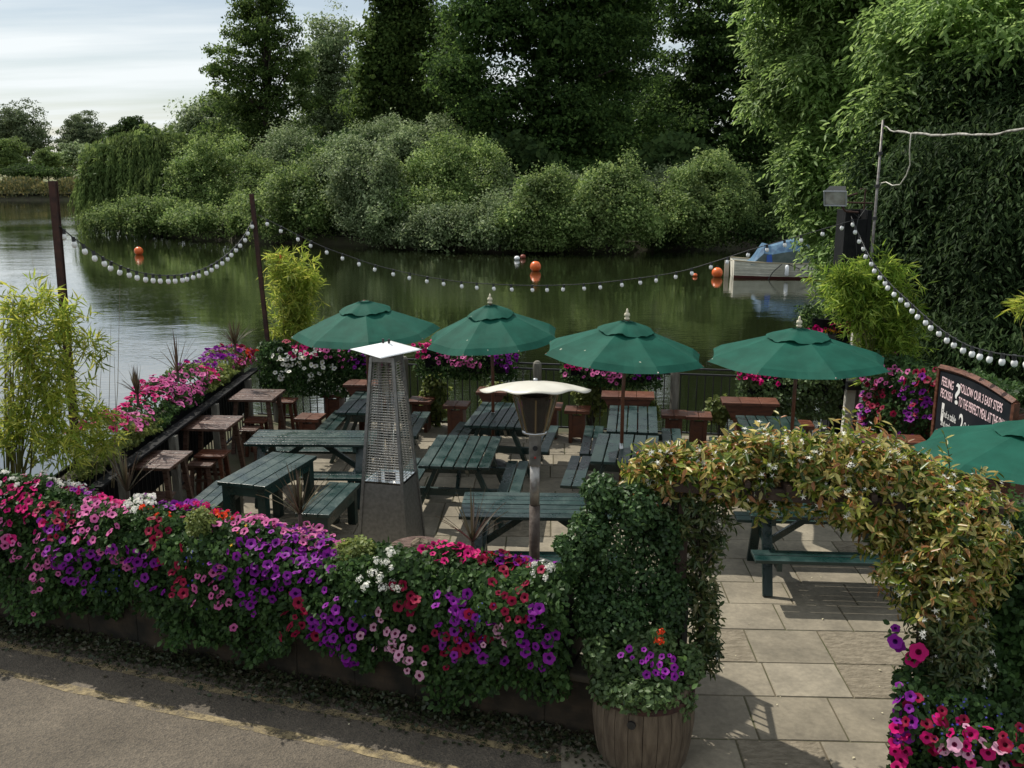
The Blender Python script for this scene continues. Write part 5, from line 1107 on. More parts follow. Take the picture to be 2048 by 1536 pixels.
class Bed:
    """a planted strip: front face plus rounded top, from A to B; n points to the viewer's side"""
    def __init__(s, A, B, zt, zl, depth, out, nrm):
        s.A = Vector(A); s.B = Vector(B); s.D = (s.B - s.A).normalized(); s.L = (s.B - s.A).length; s.zt = zt; s.zl = zl; s.dp = depth; s.out = out; s.n = Vector(nrm).normalized()
    def bump(s, u, v): return .05 * np.sin(u * 5.1 + v * 3) + .035 * np.sin(u * 11.7 - v * 7.3) + .03 * np.sin(v * 13 + u * 2.2)
    def pt(s, u, v, extra=0.):
        """u metres along, v: 0 = back of the top .. 1 = front top edge .. 2 = bottom of the front"""
        u = np.asarray(u, float); v = np.asarray(v, float); zt = s.zt(u) if callable(s.zt) else s.zt; zl = s.zl(u) if callable(s.zl) else s.zl
        f = np.clip(v, 0, 1); g = np.clip(v - 1, 0, 1)
        off = -s.dp * (1 - f) + s.out * np.sin(np.clip(f, 0, 1) * math.pi / 2) * (1 - .35 * g ** 2)
        z = np.where(v <= 1, zt - .12 * (2 * f - 1) ** 2 * (f > .5) - .10 * (1 - 2 * f) ** 2 * (f <= .5), (zt - .12) + (zl - zt + .12) * g)
        ny = np.where(v <= 1, f * .9, 1.); nz = np.where(v <= 1, 1 - f * .6, .35)
        b_ = s.bump(u, v) + extra
        P_ = np.array(s.A)[None, :] + np.outer(u, np.array(s.D)) + np.outer(off + b_ * ny, np.array(s.n)); P_[:, 2] = z + b_ * nz * .8
        Nn = np.outer(ny, np.array(s.n)) + np.outer(nz, [0, 0, 1.])
        return P_, Nn
    def hit(s, px, py):
        """where the sight line of a photo pixel meets the strip"""
        us, vs = np.meshgrid(np.linspace(0, s.L, 160), np.linspace(0, 2, 60)); pts, _ = s.pt(us.ravel(), vs.ravel())
        d = ray(px, py); dv = np.array(d) / d.length; w_ = pts - np.array([0, 0, CAM_H]); t_ = w_ @ dv; ds = np.linalg.norm(w_ - t_[:, None] * dv, axis=1)
        sc = ds + (t_ - t_.min()) * .04; i = int(np.argmin(sc)); return us.ravel()[i], vs.ravel()[i]
def ivy_strip(bed, name, label, u0, u1, n, size, m, cat='plant', vmax=2., group=None, thick=.10, ragged=.25):
    base = bed.A + bed.D * ((u0 + u1) / 2); base = Vector((base.x, base.y, bed.A.z)); t = thing(name, label, cat, base, group=group)
    u = rng.uniform(u0, u1, n); v = rng.uniform(0, vmax, n) + np.where(rng.random(n) < ragged, rng.random(n) * .12 * np.sin(u * 9), 0); v = np.clip(v, 0, 2.15)
    p, nr = bed.pt(u, v, -np.abs(rng.normal(0, thick, n)) + .03)
    dr = np.outer(np.ones(n), np.array(bed.n) * .5) + np.array([0, 0, -.5])
    leaves('foliage', shift(p, base), nr, size, m, t, OVAL, droop=dr + rng.normal(0, .6, (n, 3)), jitter=.55)
    return t
def stems_down(bed, t, base, u0, u1, n): pass
def patch(bed, px, py, rx, ry, n, kind, label, name='petunia', cat='flower', r=.042, form='pet', leafn=120, size=.045, group=None, lm=None, mixk=()):
    u, v = bed.hit(px, py); c0, _ = bed.pt([u], [v]); c0 = c0[0]; Z = np.linalg.norm(c0 - np.array([0, 0, CAM_H])); ku = rx * Z / FPX * 1.02; kv = ry * Z / FPX / .42 * 1.0
    base = Vector((c0[0], c0[1], max(.35, c0[2] - .25))); t = thing(name, label, cat, base, group=group)
    def samp(k, ex, spread=1.):
        uu = np.clip(u + rng.normal(0, ku * .52 * spread, k), 0, bed.L); vv = np.clip(v + rng.normal(0, kv * .52 * spread, k), .02, 2.1); return bed.pt(uu, vv, ex)
    p, nr = samp(leafn, rng.normal(.01, .03, leafn), 1.15); leaves('foliage', shift(p, base), nr, size, lm or M['ivy'], t, OVAL, jitter=.5)
    pts = []; k = n * 8; p, nr = samp(k, rng.uniform(.035, .085, k)); mind = r * 1.45
    idx = []
    for i in range(k):
        if len(idx) >= n: break
        if all(np.linalg.norm(p[i] - p[j]) > mind for j in idx[-60:]): idx.append(i)
    p = p[idx]; nr = nr[idx]
    view = unit(np.array([[0, 0, CAM_H]]) - p)       # blossoms turn outward and up to the light
    nn = unit(unit(nr) * 1.0 + np.array([0, 0, .45]) + view * .0 + rng.normal(0, .5, (len(p), 3)))
    X, Y, Z_ = frames(nn, rng.uniform(0, 6.28, len(p))); s_ = r * rng.uniform(.6, 1.2, len(p))
    kinds = [kind] + list(mixk); which = rng.integers(0, len(kinds), len(p)) if len(kinds) > 1 else np.zeros(len(p), int)
    for ki, kk in enumerate(kinds):
        sel = which == ki
        if sel.sum() == 0: continue
        T = PET if form == 'pet' else (GER if form == 'ger' else STAR)
        scatter('blossoms', T[0], T[1], T[2], shift(p[sel], base), X[sel], Y[sel], Z_[sel], s_[sel], list(FL[kk]) if T is PET else [FL[kk][0]], t)
    return t
# ---- the long flower hedge on the roadside wall
HA = wp(-.9, .05, 0); HB = wp(5.25, .05, 0)
hz_t = lambda u: 1.20 + .19 * np.exp(-(u / 1.3) ** 2) + .05 * np.sin(u * 2.1) - .14 * np.exp(-((u - 4.0) / .45) ** 2) + .05 * np.exp(-((u - 2.2) / .5) ** 2)
hz_l = lambda u: .32 + .10 * np.sin(u * 3.3) + .08 * np.sin(u * 8.1) + .04 * np.sin(u * 19.)
H = Bed(HA, HB, hz_t, hz_l, .42, .12, WN)
PG = 'petunias tumbling over the roadside wall'
for i in range(3):
    s0 = -.85 + i * 2.03; c = wp(s0 + 1.0, -.18, 0)
    t = thing('flower_trough', ('black trough inside the left third of the roadside flower hedge', 'black trough inside the middle of the roadside flower hedge', 'black trough inside the right third of the roadside flower hedge')[i], 'planter', (c.x, c.y, .505), WANG, 'black flower troughs')
    b = MB(); b.box((0, -.15, .24), (1.96, .02, .46)); b.box((0, .15, .24), (1.96, .02, .46)); b.box((0, 0, .02), (1.96, .28, .02)); b.box((-.97, 0, .25), (.02, .28, .42)); b.box((.97, 0, .25), (.02, .28, .42)); b.build('trough_body', M['blackwood'], t)
    MB().box((0, 0, .42), (1.91, .275, .04)).build('compost', M['soil'], t)
for i, (a_, b_, lb, m_) in enumerate(((0, 1.7, 'dark green ivy under the flowers at the left end of the roadside hedge', 'ivy'), (1.6, 3.3, 'dark green ivy under the purple and pink flowers left of centre in the hedge', 'ivy'), (3.2, 4.6, 'ivy hanging below the white and red flowers right of centre in the hedge', 'ivy'), (4.5, 6.1, 'ivy hanging from the right end of the hedge beside the barrel', 'ivy'))):
    ivy_strip(H, 'ivy', lb, a_, b_, 11000, .046, M[m_], 'ivy', group='ivy trailing from the roadside troughs')
HP = [
 (15, 962, 30, 14, 7, 'white', 'white geranium at the far left end of the roadside hedge', 'ger', .05), (140, 955, 42, 14, 9, 'white', 'white geranium beside the foot of the left bamboo', 'ger', .05),
 (130, 905, 30, 18, 8, 'palepink', 'pale pink petunia just under the left bamboo leaves', 'pet', .038), (185, 915, 26, 18, 7, 'magenta', 'magenta geranium right of the left bamboo stems', 'ger', .045),
 (40, 1000, 50, 26, 22, 'magenta', 'magenta petunia below the white geranium at the left edge', 'pet', .045), (25, 1070, 36, 30, 14, 'pink', 'pink petunia with dark eyes at the left edge of the picture', 'pet', .042),
 (120, 1040, 40, 22, 11, 'crimson', 'crimson petunia between the two leftmost pink petunias', 'pet', .045), (105, 1085, 26, 40, 12, 'purple', 'purple petunia hanging below the leftmost crimson one', 'pet', .045),
 (195, 1030, 60, 32, 24, 'pink', 'pink dark-eyed petunia cluster left of the first white geranium', 'pet', .042), (100, 1130, 38, 34, 14, 'pink', 'pink petunia hanging low in a string at the left', 'pet', .04),
 (165, 1115, 44, 30, 15, 'purple', 'purple petunia beside the low hanging pink string', 'pet', .045), (205, 960, 40, 26, 12, 'purple', 'small purple petunia left of the spiky plant', 'pet', .042),
 (235, 985, 40, 22, 10, 'magenta', 'magenta petunia at the base of the left spiky plant', 'pet', .045), (285, 1012, 26, 22, 9, 'white', 'creamy white geranium right of the left spiky plant', 'ger', .052),
 (350, 1005, 46, 14, 20, 'purple', 'bright purple petunia on the hedge top beside the creamy geranium', 'pet', .042), (310, 1026, 20, 8, 5, 'orange', 'small orange red geranium under the creamy white one', 'ger', .035),
 (430, 1005, 46, 16, 13, 'magenta', 'bright magenta geranium on the hedge top left of centre', 'ger', .048), (450, 1040, 16, 10, 4, 'orange', 'orange geranium below the magenta geranium', 'ger', .045),
 (330, 1060, 30, 40, 8, 'crimson', 'sparse crimson petunia in the dark leaves under the purple one', 'pet', .042), (290, 1120, 40, 24, 12, 'purple', 'purple petunia low on the hedge under the creamy geranium', 'pet', .046),
 (240, 1110, 34, 20, 8, 'pink', 'small pink petunia low on the hedge right of the purple one', 'pet', .04), (400, 1120, 30, 34, 20, 'blue', 'blue lobelia trailing in the middle of the left hedge', 'star', .014),
 (230, 1155, 26, 26, 14, 'blue', 'blue lobelia trailing low on the left of the hedge', 'star', .014), (375, 1150, 30, 34, 9, 'crimson', 'red petunia with large flowers beside the blue lobelia', 'pet', .048),
 (510, 1045, 60, 36, 22, 'pink', 'pink dark-eyed petunia in front of the green bench', 'pet', .044), (600, 1000, 42, 18, 18, 'purple', 'lilac purple petunia on the hedge top beside the second spiky plant', 'pet', .044),
 (590, 1050, 60, 34, 22, 'pink', 'pink petunia below the second spiky plant', 'pet', .044), (530, 1110, 62, 50, 30, 'purple', 'large purple petunia left of the pyramid heater cabinet', 'pet', .046),
 (640, 1110, 44, 40, 24, 'purple', 'purple petunia in front of the pyramid heater cabinet', 'pet', .046), (650, 1085, 40, 20, 9, 'pink', 'small pink petunia directly left of the yellow-green shrub', 'pet', .042),
 (430, 1185, 50, 30, 15, 'pink', 'pink petunia hanging lowest on the left half of the hedge', 'pet', .042), (500, 1180, 44, 26, 13, 'purple', 'purple petunia hanging low beside the lowest pink one', 'pet', .046),
 (610, 1225, 40, 28, 13, 'crimson', 'deep red petunia low on the hedge left of centre', 'pet', .046), (672, 1270, 50, 40, 30, 'purple', 'purple petunia mass hanging lowest in the centre of the hedge', 'pet', .046),
 (775, 1140, 42, 24, 11, 'white', 'white geranium right of the yellow-green shrub', 'ger', .045), (500, 1065, 14, 20, 6, 'yellow', 'small yellow daisies among the purple petunias', 'star', .02),
 (820, 1195, 26, 34, 8, 'crimson', 'red petunia below the right white geranium', 'pet', .046), (790, 1290, 52, 42, 22, 'palepink', 'pale pink petunia string hanging low right of centre', 'pet', .042),
 (895, 1095, 46, 30, 16, 'magenta', 'bright magenta petunia at the base of the third spiky plant', 'pet', .048), (955, 1075, 30, 22, 9, 'magenta', 'magenta petunia right of the third spiky plant', 'pet', .046),
 (975, 1083, 12, 8, 3, 'orange', 'orange red geranium head beside the third spiky plant', 'ger', .045), (1000, 1130, 50, 26, 14, 'crimson', 'red petunia between the mushroom heater pole and the spiky plant', 'pet', .044),
 (1060, 1100, 52, 22, 16, 'purple', 'lilac petunia on the hedge top at the mushroom heater pole', 'pet', .044), (1090, 1140, 34, 22, 7, 'white', 'white geranium right of the mushroom heater pole', 'ger', .042),
 (900, 1200, 40, 22, 7, 'purple', 'small purple petunia half way down the right hedge', 'pet', .044), (1010, 1190, 50, 34, 15, 'crimson', 'red petunia cluster near the right end of the hedge', 'pet', .046),
 (930, 1255, 60, 30, 22, 'purple', 'purple petunia cluster low on the right hedge', 'pet', .046), (920, 1275, 60, 30, 15, 'crimson', 'crimson petunia mixed with the low purple cluster on the right hedge', 'pet', .044),
 (1000, 1270, 30, 24, 6, 'palepink', 'few pale pink petunias near the right end of the hedge', 'pet', .036), (1085, 1280, 38, 46, 16, 'purple', 'purple petunia at the right end of the hedge beside the shrub', 'pet', .048),
 (960, 1240, 34, 26, 14, 'blue', 'blue lobelia sprinkled over the low purple cluster', 'star', .014), (750, 1230, 24, 30, 12, 'blue', 'blue lobelia above the low pale pink string', 'star', .014),
]
for px, py, rx, ry, n_, kd, lb, fm, r_ in HP:
    nm = {'pet': 'petunia', 'ger': 'geranium', 'star': 'lobelia' if kd == 'blue' else 'daisy'}[fm]
    patch(H, px, py, rx, ry, max(2, int(n_ * ((1.5 if py < 1150 else 1.05) if fm == 'pet' else 1.))), kd, lb, nm, 'flower', r_ * (1.0 if fm != 'pet' else .83), fm, leafn=130, size=.046, group={'pet': PG, 'ger': 'geraniums on the hedge top', 'star': 'small trailing flowers in the hedge'}[fm])
def mound(px, py, rx, ry, Y, n, size, m, name, label, cat='plant', tmpl=OVAL, group=None, depth=None, base_z=None, jit=.6, lobes=None):
    L = [lobe(px, py, rx, ry, Y, depth)] if lobes is None else lobes; l = L[0]; base = Vector((l[0], l[1], base_z if base_z is not None else l[2] - l[5]))
    t = thing(name, label, cat, base, group=group); A_ = np.array(L); li = rng.integers(0, len(L), n); d = sph(n); rad = rng.uniform(.2, 1, n) ** .45 * (1 + .14 * np.sin(d[:, 0] * 7 + li) * np.cos(d[:, 2] * 8))
    p = A_[li, :3] + d * A_[li, 3:6] * rad[:, None]
    leaves('foliage', shift(p, base), d + np.array([0, 0, .4]), size, m, t, tmpl, jitter=jit)
    b = MB(); q = random.Random(int(px))
    for k in range(9):
        i = q.randrange(n); e = Vector(p[i]) - base; b.tube([(q.uniform(-.03, .03), q.uniform(-.03, .03), 0), e * .5 + Vector((0, 0, .03)), e], [.010, .007, .003], 5)
    b.build('stems', M['bark'], t); return t
c_ = H.hit(705, 1095); yb = H.pt([c_[0]], [.6])[0][0]
mound(712, 1115, 55, 44, float(yb[1]), 2600, .035, M['bright'], 'small_shrub', 'small yellow-green leafy shrub on the hedge top in front of the pyramid heater', 'shrub')
mound(400, 1045, 30, 34, float(H.pt([H.hit(400, 1045)[0]], [1.])[0][0][1]) + .02, 900, .03, M['bright'], 'small_shrub', 'small yellow-green feathery plant between the magenta geranium and purple petunia', 'shrub')
mound(45, 985, 30, 28, 7.75, 600, .035, M['bright'], 'small_shrub', 'small bright green plant under the left bamboo among magenta flowers', 'shrub')
def spiky(px, py, Y, n, ln, label, dirs=None, m=None, group='spiky cordylines in the flower troughs'):
    c = PY(px, py, Y); t = thing('cordyline', label, 'plant', c, group=group); b = MB(); q = random.Random(int(px)); vs = []; fs = []
    for k in range(n):
        a = q.uniform(0, 6.28); el = q.uniform(.75, 1.5); l = ln * q.uniform(.6, 1.15); h = Vector((math.cos(a), math.sin(a), 0)); sd = Vector((-h.y, h.x, 0)); w_ = .010
        b0 = len(vs); S_ = 5
        for j in range(S_ + 1):
            f = j / S_; p_ = h * math.cos(el) * l * f + Vector((0, 0, 1)) * (math.sin(el) * l * f - .30 * l * f * f * math.cos(el)); ww = w_ * (1 - f ** 2) + .0006
            vs += [p_ - sd * ww, p_ + Vector((0, 0, -.004)), p_ + sd * ww]
        for j in range(S_): a_ = b0 + 3 * j; fs += [(a_, a_ + 1, a_ + 4, a_ + 3), (a_ + 1, a_ + 2, a_ + 5, a_ + 4)]
    b.add(vs, fs); b.build('blades', m or M['spiky'], t)
    MB().tube([(0, 0, -.12), (0, 0, .03)], [.02, .012], 8).build('stem', M['bark'], t); return t
spiky(255, 985, 7.85, 28, .42, 'bronze spiky cordyline in front of the nearest brown table')
spiky(600, 1030, 7.0, 28, .44, 'bronze spiky cordyline left of the pyramid heater')
spiky(945, 1085, 6.55, 20, .44, 'thin spiky cordyline left of the mushroom heater pole')
spiky(275, 790, 10.3, 34, .36, 'dark spiky cordyline in the left railing trough, near end')
spiky(470, 690, 13.3, 34, .42, 'dark spiky cordyline in the left railing trough, far end')
spiky(355, 745, 11.6, 14, .6, 'thin spiky cordyline in the middle of the left railing trough')

# ---- flowers in the left railing troughs (seen from above and inside)
def bedL():
    A = LX0 + Vector((-.30, 0, 0)); B = LX1 + Vector((-.30, .1, 0)); return Bed(A, B, lambda u: 1.20 + .06 * np.sin(u * 2.3), lambda u: .88 + .03 * np.sin(u * 5), .42, .16, (1, -.02, 0))
LB = bedL()
for i in range(3): ivy_strip(LB, 'trailing_plant', ('bright green trailing leaves in the left railing trough, near end', 'green trailing leaves in the middle of the left railing trough', 'yellowish trailing leaves in the left railing trough, far end')[i], i * 1.85, i * 1.85 + 1.9, 3800, .045, M['bright'] if i != 1 else M['ivy'], 'plant', group='foliage in the left railing troughs', thick=.06)
GL = 'flowers in the left railing troughs'
for px, py, rx, ry, n_, kd, lb in [
 (205, 835, 40, 34, 22, 'magenta', 'magenta petunia at the near end of the left railing trough'), (250, 800, 40, 34, 28, 'magenta', 'deep magenta petunia around the near spiky plant of the left trough'), (265, 835, 44, 18, 18, 'pink', 'pink petunia hanging over the top board near the bamboo'),
 (300, 770, 46, 30, 28, 'pink', 'pink petunia behind the near spiky plant of the left trough'), (345, 780, 40, 26, 24, 'pink', 'pink petunia in the middle of the left trough, spilling inwards'), (380, 760, 44, 34, 34, 'pink', 'dense pink petunia right of the thin spiky plant in the left trough'),
 (400, 725, 46, 22, 26, 'purple', 'purple petunia in the farther half of the left trough'), (420, 745, 36, 20, 16, 'magenta', 'magenta petunia below the far purple one in the left trough'), (440, 705, 50, 18, 24, 'purple', 'purple petunia just left of the far spiky plant'),
 (480, 700, 40, 18, 14, 'crimson', 'red petunia by the far spiky plant of the left trough'), (525, 688, 46, 20, 32, 'pink', 'pink petunia crowning the far end of the left trough below the leaning post'), (500, 680, 24, 12, 8, 'orange', 'small orange red flower near the foot of the leaning post')]:
    patch(LB, px, py, rx * 1.25, ry * 1.2, int(n_ * 1.6), kd, lb, 'petunia', 'flower', .046, 'pet', leafn=60, group=GL)
# ---- hanging beds on the back railing
def bedB(p0, p1, zt, zl, depth=.25, out=.12, off=0.):
    """on the back railing between two photo columns"""
    a = PV(p0, 740, A0, A1); b_ = PV(p1, 740, A0, A1); n_ = Vector((AD.y, -AD.x, 0)); return Bed(Vector((a.x, a.y, 0)) + n_ * off, Vector((b_.x, b_.y, 0)) + n_ * off, zt, zl, depth, out, n_)
GB = 'petunias in the back railing troughs'
def box_on_rail(bed, label):
    c = (bed.A + bed.B) / 2; t = thing('flower_trough', label, 'planter', (c.x, c.y, bed.zt - .38), math.atan2(bed.D.y, bed.D.x), 'black flower troughs')
    b = MB(); L_ = bed.L * .8; vs = []
    prof_ = [(-.12, .30), (-.08, .04), (0, 0), (.10, .0), (.12, .30)]
    b.add([(x, y, z) for x in (-L_ / 2, L_ / 2) for y, z in prof_], [(i, i + 1, 6 + i, 5 + i) for i in range(4)] + [(4, 3, 2, 1, 0), (5, 6, 7, 8, 9)]); b.build('trough_body', M['blackwood'], t)
    MB().box((0, 0, .25), (L_ - .02, .21, .02)).build('compost', M['soil'], t)
B1 = bedB(535, 765, 1.25, .52, .35, .18, .18); box_on_rail(B1, 'black trough in the corner under the white and magenta flowers')
ivy_strip(B1, 'ivy', 'dense dark ivy under the corner flowers beside the leaning post', 0, B1.L, 7500, .055, M['ivy'], 'ivy', group='ivy on the back railing')
for px, py, rx, ry, n_, kd, lb in [(590, 715, 44, 22, 22, 'white', 'white petunia left in the corner bed right of the leaning post'), (575, 740, 30, 16, 12, 'white', 'white petunia trailing lowest in the corner bed'), (625, 700, 50, 18, 24, 'magenta', 'magenta petunia in the corner bed under the leftmost parasol'),
 (640, 730, 40, 20, 14, 'white', 'white petunia right in the corner bed under the leftmost parasol'), (675, 712, 30, 20, 14, 'pink', 'pink petunia in the corner bed left of the parasol pole'), (725, 705, 36, 20, 20, 'purple', 'purple petunia behind the hood of the pyramid heater'), (605, 690, 30, 10, 10, 'crimson', 'dark red petunia at the top of the corner bed')]:
    patch(B1, px, py, rx, ry, n_, kd, lb, 'petunia', 'flower', .042, 'pet', leafn=50, group=GB)
B2 = bedB(838, 1038, 1.28, .84, .22, .14, .12); box_on_rail(B2, 'black hanging trough behind the second parasol')
ivy_strip(B2, 'trailing_plant', 'dark leaves of the trough behind the second parasol', 0, B2.L, 3200, .05, M['ivy'], 'plant', group='foliage on the back railing')
for px, py, rx, ry, n_, kd, lb in [(855, 695, 30, 20, 18, 'magenta', 'magenta petunia left in the trough behind the second parasol'), (905, 700, 50, 12, 24, 'magenta', 'magenta petunia under the rim of the second parasol'), (915, 722, 40, 18, 22, 'pink', 'pink petunia hanging left of the second parasol pole'), (1010, 710, 32, 28, 30, 'purple', 'purple petunia hanging right of the second parasol pole')]:
    patch(B2, px, py, rx, ry, n_, kd, lb, 'petunia', 'flower', .042, 'pet', leafn=40, group=GB)
B3 = bedB(1125, 1325, 1.22, .80, .22, .14, .12); box_on_rail(B3, 'black hanging trough behind the third parasol')
ivy_strip(B3, 'trailing_plant', 'dark leaves of the trough behind the third parasol', 0, B3.L, 3200, .05, M['ivy'], 'plant', group='foliage on the back railing')
for px, py, rx, ry, n_, kd, lb in [(1145, 728, 26, 16, 12, 'magenta', 'magenta petunia left in the trough behind the third parasol'), (1195, 735, 46, 24, 32, 'pink', 'pink petunia string left of the third parasol pole'), (1225, 750, 18, 22, 12, 'pink', 'lowest hanging pink petunia left of the third parasol pole'), (1290, 738, 38, 18, 26, 'purple', 'purple petunia right of the third parasol pole')]:
    patch(B3, px, py, rx, ry, n_, kd, lb, 'petunia', 'flower', .042, 'pet', leafn=40, group=GB)
B4 = bedB(1475, 1680, 1.10, .45, .22, .16, .12); box_on_rail(B4, 'black hanging trough behind the widest parasol')
ivy_strip(B4, 'ivy', 'bright green ivy hanging under the widest parasol left of the white post', 0, B4.L, 5200, .055, leafmat('fresh ivy', [(.05, .10, .02), (.08, .14, .03), (.12, .19, .05)], .3, wide=2), 'ivy', group='ivy on the back railing')
for px, py, rx, ry, n_, kd, lb in [(1490, 748, 26, 12, 14, 'magenta', 'magenta petunia at the left end below the widest parasol'), (1525, 752, 34, 14, 16, 'magenta', 'magenta petunia under the rim left of the widest parasol pole'), (1630, 752, 24, 10, 7, 'purple', 'few purple petunias under the widest parasol left of the white post')]:
    patch(B4, px, py, rx, ry, n_, kd, lb, 'petunia', 'flower', .042, 'pet', leafn=30, group=GB)
# right corner bed
B5 = Bed(Vector((4.75, 12.2, 0)), Vector((5.7, 10.4, 0)), 1.45, .35, .5, .2, Vector((-.85, -.5, 0)))
c = (B5.A + B5.B) / 2; t = thing('planter', 'tall brown wooden planter in the right corner beside the chalkboard', 'planter', (c.x + .18, c.y + .1, .014), math.atan2(B5.D.y, B5.D.x)); MB().box((0, 0, .55), (1.9, .5, 1.08)).build('planter_body', M['brown_wood'], t, bevel=.01); MB().box((0, 0, 1.1), (1.84, .44, .02)).build('compost', M['soil'], t)
ivy_strip(B5, 'trailing_plant', 'dark leafy mass in the right corner planter behind the arch', 0, B5.L, 8000, .055, M['ivy'], 'plant')
for px, py, rx, ry, n_, kd, lb in [(1715, 775, 20, 40, 14, 'pink', 'pink petunia right beside the white post'), (1760, 795, 50, 18, 22, 'crimson', 'red geranium like petunia right of the white post'), (1850, 765, 30, 20, 16, 'crimson', 'red petunia left of the chalkboard top'), (1830, 815, 44, 30, 30, 'purple', 'purple petunia left of the chalkboard'), (1795, 745, 50, 16, 14, 'pink', 'sparse pink petunia at the top of the right corner planter'), (1720, 850, 24, 24, 12, 'purple', 'purple petunia at the foot of the white post')]:
    patch(B5, px, py, rx, ry, n_, kd, lb, 'petunia', 'flower', .045, 'pet', leafn=60, group='petunias in the right corner planter')
# flowers on the far side of the white post, above the widest parasol
B6 = Bed(Vector((4.05, 13.35, 0)), Vector((4.75, 13.25, 0)), 1.95, 1.6, .2, .1, Vector((0, -1, 0)))
t = thing('hanging_basket', 'basket of pink and yellow flowers on the left of the white post above the parasol', 'hanging basket', (4.42, 13.3, 1.62)); b = MB(); b.lathe([(.05, 0), (.16, .06), (.2, .18)], n=16); b.build('basket_bowl', M['blackwood'], t)
patch(B6, 1668, 655, 34, 14, 16, 'magenta', 'magenta petunia in the basket above the widest parasol', 'petunia', 'flower', .05, 'pet', leafn=60); patch(B6, 1665, 668, 28, 10, 8, 'yellow', 'yellow daisies in the basket above the widest parasol', 'daisy', 'flower', .04, 'star', leafn=20)
ivy_strip(B6, 'trailing_plant', 'leaves of the basket above the widest parasol', 0, B6.L, 900, .045, M['ivy'], 'plant')
# weeds growing through the back railing
GW = 'weeds growing at the foot of the back railing'
for px, py, rx, ry, lb in [(870, 800, 30, 60, 'yellow-green weeds behind the railing right of the pyramid heater'), (1000, 800, 40, 40, 'green weeds behind the railing near the second parasol pole'), (1185, 790, 40, 50, 'yellow-green weeds behind the railing right of the mushroom heater'), (1290, 820, 26, 40, 'green weeds behind the railing right of the third parasol pole'), (1440, 820, 30, 30, 'small green weeds behind the railing left of the fourth parasol')]:
    mound(px, py, rx, ry, 14.1 - (px - 800) * .0012, 1100, .075, M['bright'], 'weed_clump', lb, 'weeds', OVAL, GW, depth=.14, base_z=-.1)

# ---- bamboos
M['bamboo'] = leafmat('bamboo leaves', [(.13, .20, .03), (.25, .32, .045), (.42, .42, .08)], .48, .5, .25, 1.6, wide=1.2, sat=1.)
M['cane'] = mat('bamboo canes', (.16, .13, .04), .5, c2=(.10, .12, .03), scale=5)
def bamboo(label, base, lobes, n, ln, canes, spread, hgt, pot=None, m=None):
    t = thing('bamboo', label, 'bamboo', base); base = Vector(base); q = random.Random(int(base.x * 10)); b = MB(); A_ = np.array(lobes)
    tips = []
    for k in range(canes):
        l = lobes[q.randrange(len(lobes))]; a = q.uniform(0, 6.28); r_ = q.uniform(0, .85); tip = Vector((l[0] + l[3] * r_ * math.cos(a), l[1] + l[4] * r_ * math.sin(a), l[2] + l[5] * q.uniform(-.2, 1.0))) - base
        st_ = Vector((q.uniform(-1, 1) * spread, q.uniform(-1, 1) * spread, 0)); mid = st_.lerp(tip, .55); mid.x = st_.x + (tip.x - st_.x) * .35; mid.y = st_.y + (tip.y - st_.y) * .35; tips.append((st_, mid, tip))
        b.tube([st_, st_.lerp(mid, .5), mid, mid.lerp(tip, .5), tip], [.009, .008, .006, .004, .0015], 5)
    b.build('canes', M['cane'], t)
    k = n // 7; li = rng.choice(len(lobes), k, p=(A_[:, 3] * A_[:, 5]) / (A_[:, 3] * A_[:, 5]).sum()); d = sph(k); cc = A_[li, :3] + d * A_[li, 3:6] * (rng.random(k) ** .5 * (1 + rng.normal(0, .22, k)) * (1 + .3 * np.sin(d[:, 0] * 6 + li) * np.cos(d[:, 2] * 7)))[:, None]
    p = np.repeat(cc, 7, 0) + rng.normal(0, .022, (k * 7, 3)); dr = np.repeat(unit(d * [1, 1, .4]) * .5 + rng.normal(0, .4, (k, 3)), 7, 0) + rng.normal(0, .55, (k * 7, 3)) + np.array([0, 0, .0])
    dr[:, 2] -= .15
    leaves('leaf_sprays', shift(p, base), np.tile([0, 0, 1.], (len(p), 1)) + rng.normal(0, .5, (len(p), 3)), ln, m or M['bamboo'], t, BLADE, droop=dr, jitter=.5)
    return t
bz = P(105, 960, .75)
LBm = [lobe(60, 690, 70, 95, 8.6), lobe(30, 620, 34, 46, 8.6), lobe(80, 600, 30, 30, 8.6), lobe(130, 640, 34, 50, 8.6), lobe(60, 800, 66, 70, 8.5), lobe(120, 760, 50, 110, 8.6), lobe(30, 860, 44, 60, 8.4), lobe(120, 880, 56, 60, 8.4), lobe(190, 830, 22, 60, 8.6), lobe(185, 690, 22, 50, 8.7), lobe(205, 885, 34, 30, 8.6)]
bamboo('airy yellow-green bamboo around the first rusty post, in the left corner', (bz.x + .02, 8.5, .75), LBm, 4600, .125, 34, .10, 1.5)
fb = PY(585, 690, 14.7)
bamboo('dense yellow bamboo column beside the leaning rusty post', (fb.x, 14.7, fb.z - .1), [lobe(585, 545, 46, 42, 14.7), lobe(590, 600, 46, 44, 14.7), lobe(575, 655, 34, 44, 14.7), lobe(600, 640, 36, 40, 14.7), lobe(560, 530, 26, 26, 14.7), lobe(615, 565, 26, 36, 14.7)], 4200, .15, 26, .18, 1.5, m=leafmat('yellow bamboo leaves', [(.14, .22, .03), (.25, .33, .05), (.42, .43, .09)], .48, .5, .25, 1.6, wide=2, sat=1.))
rb_ = PY(1745, 900, 12.6)
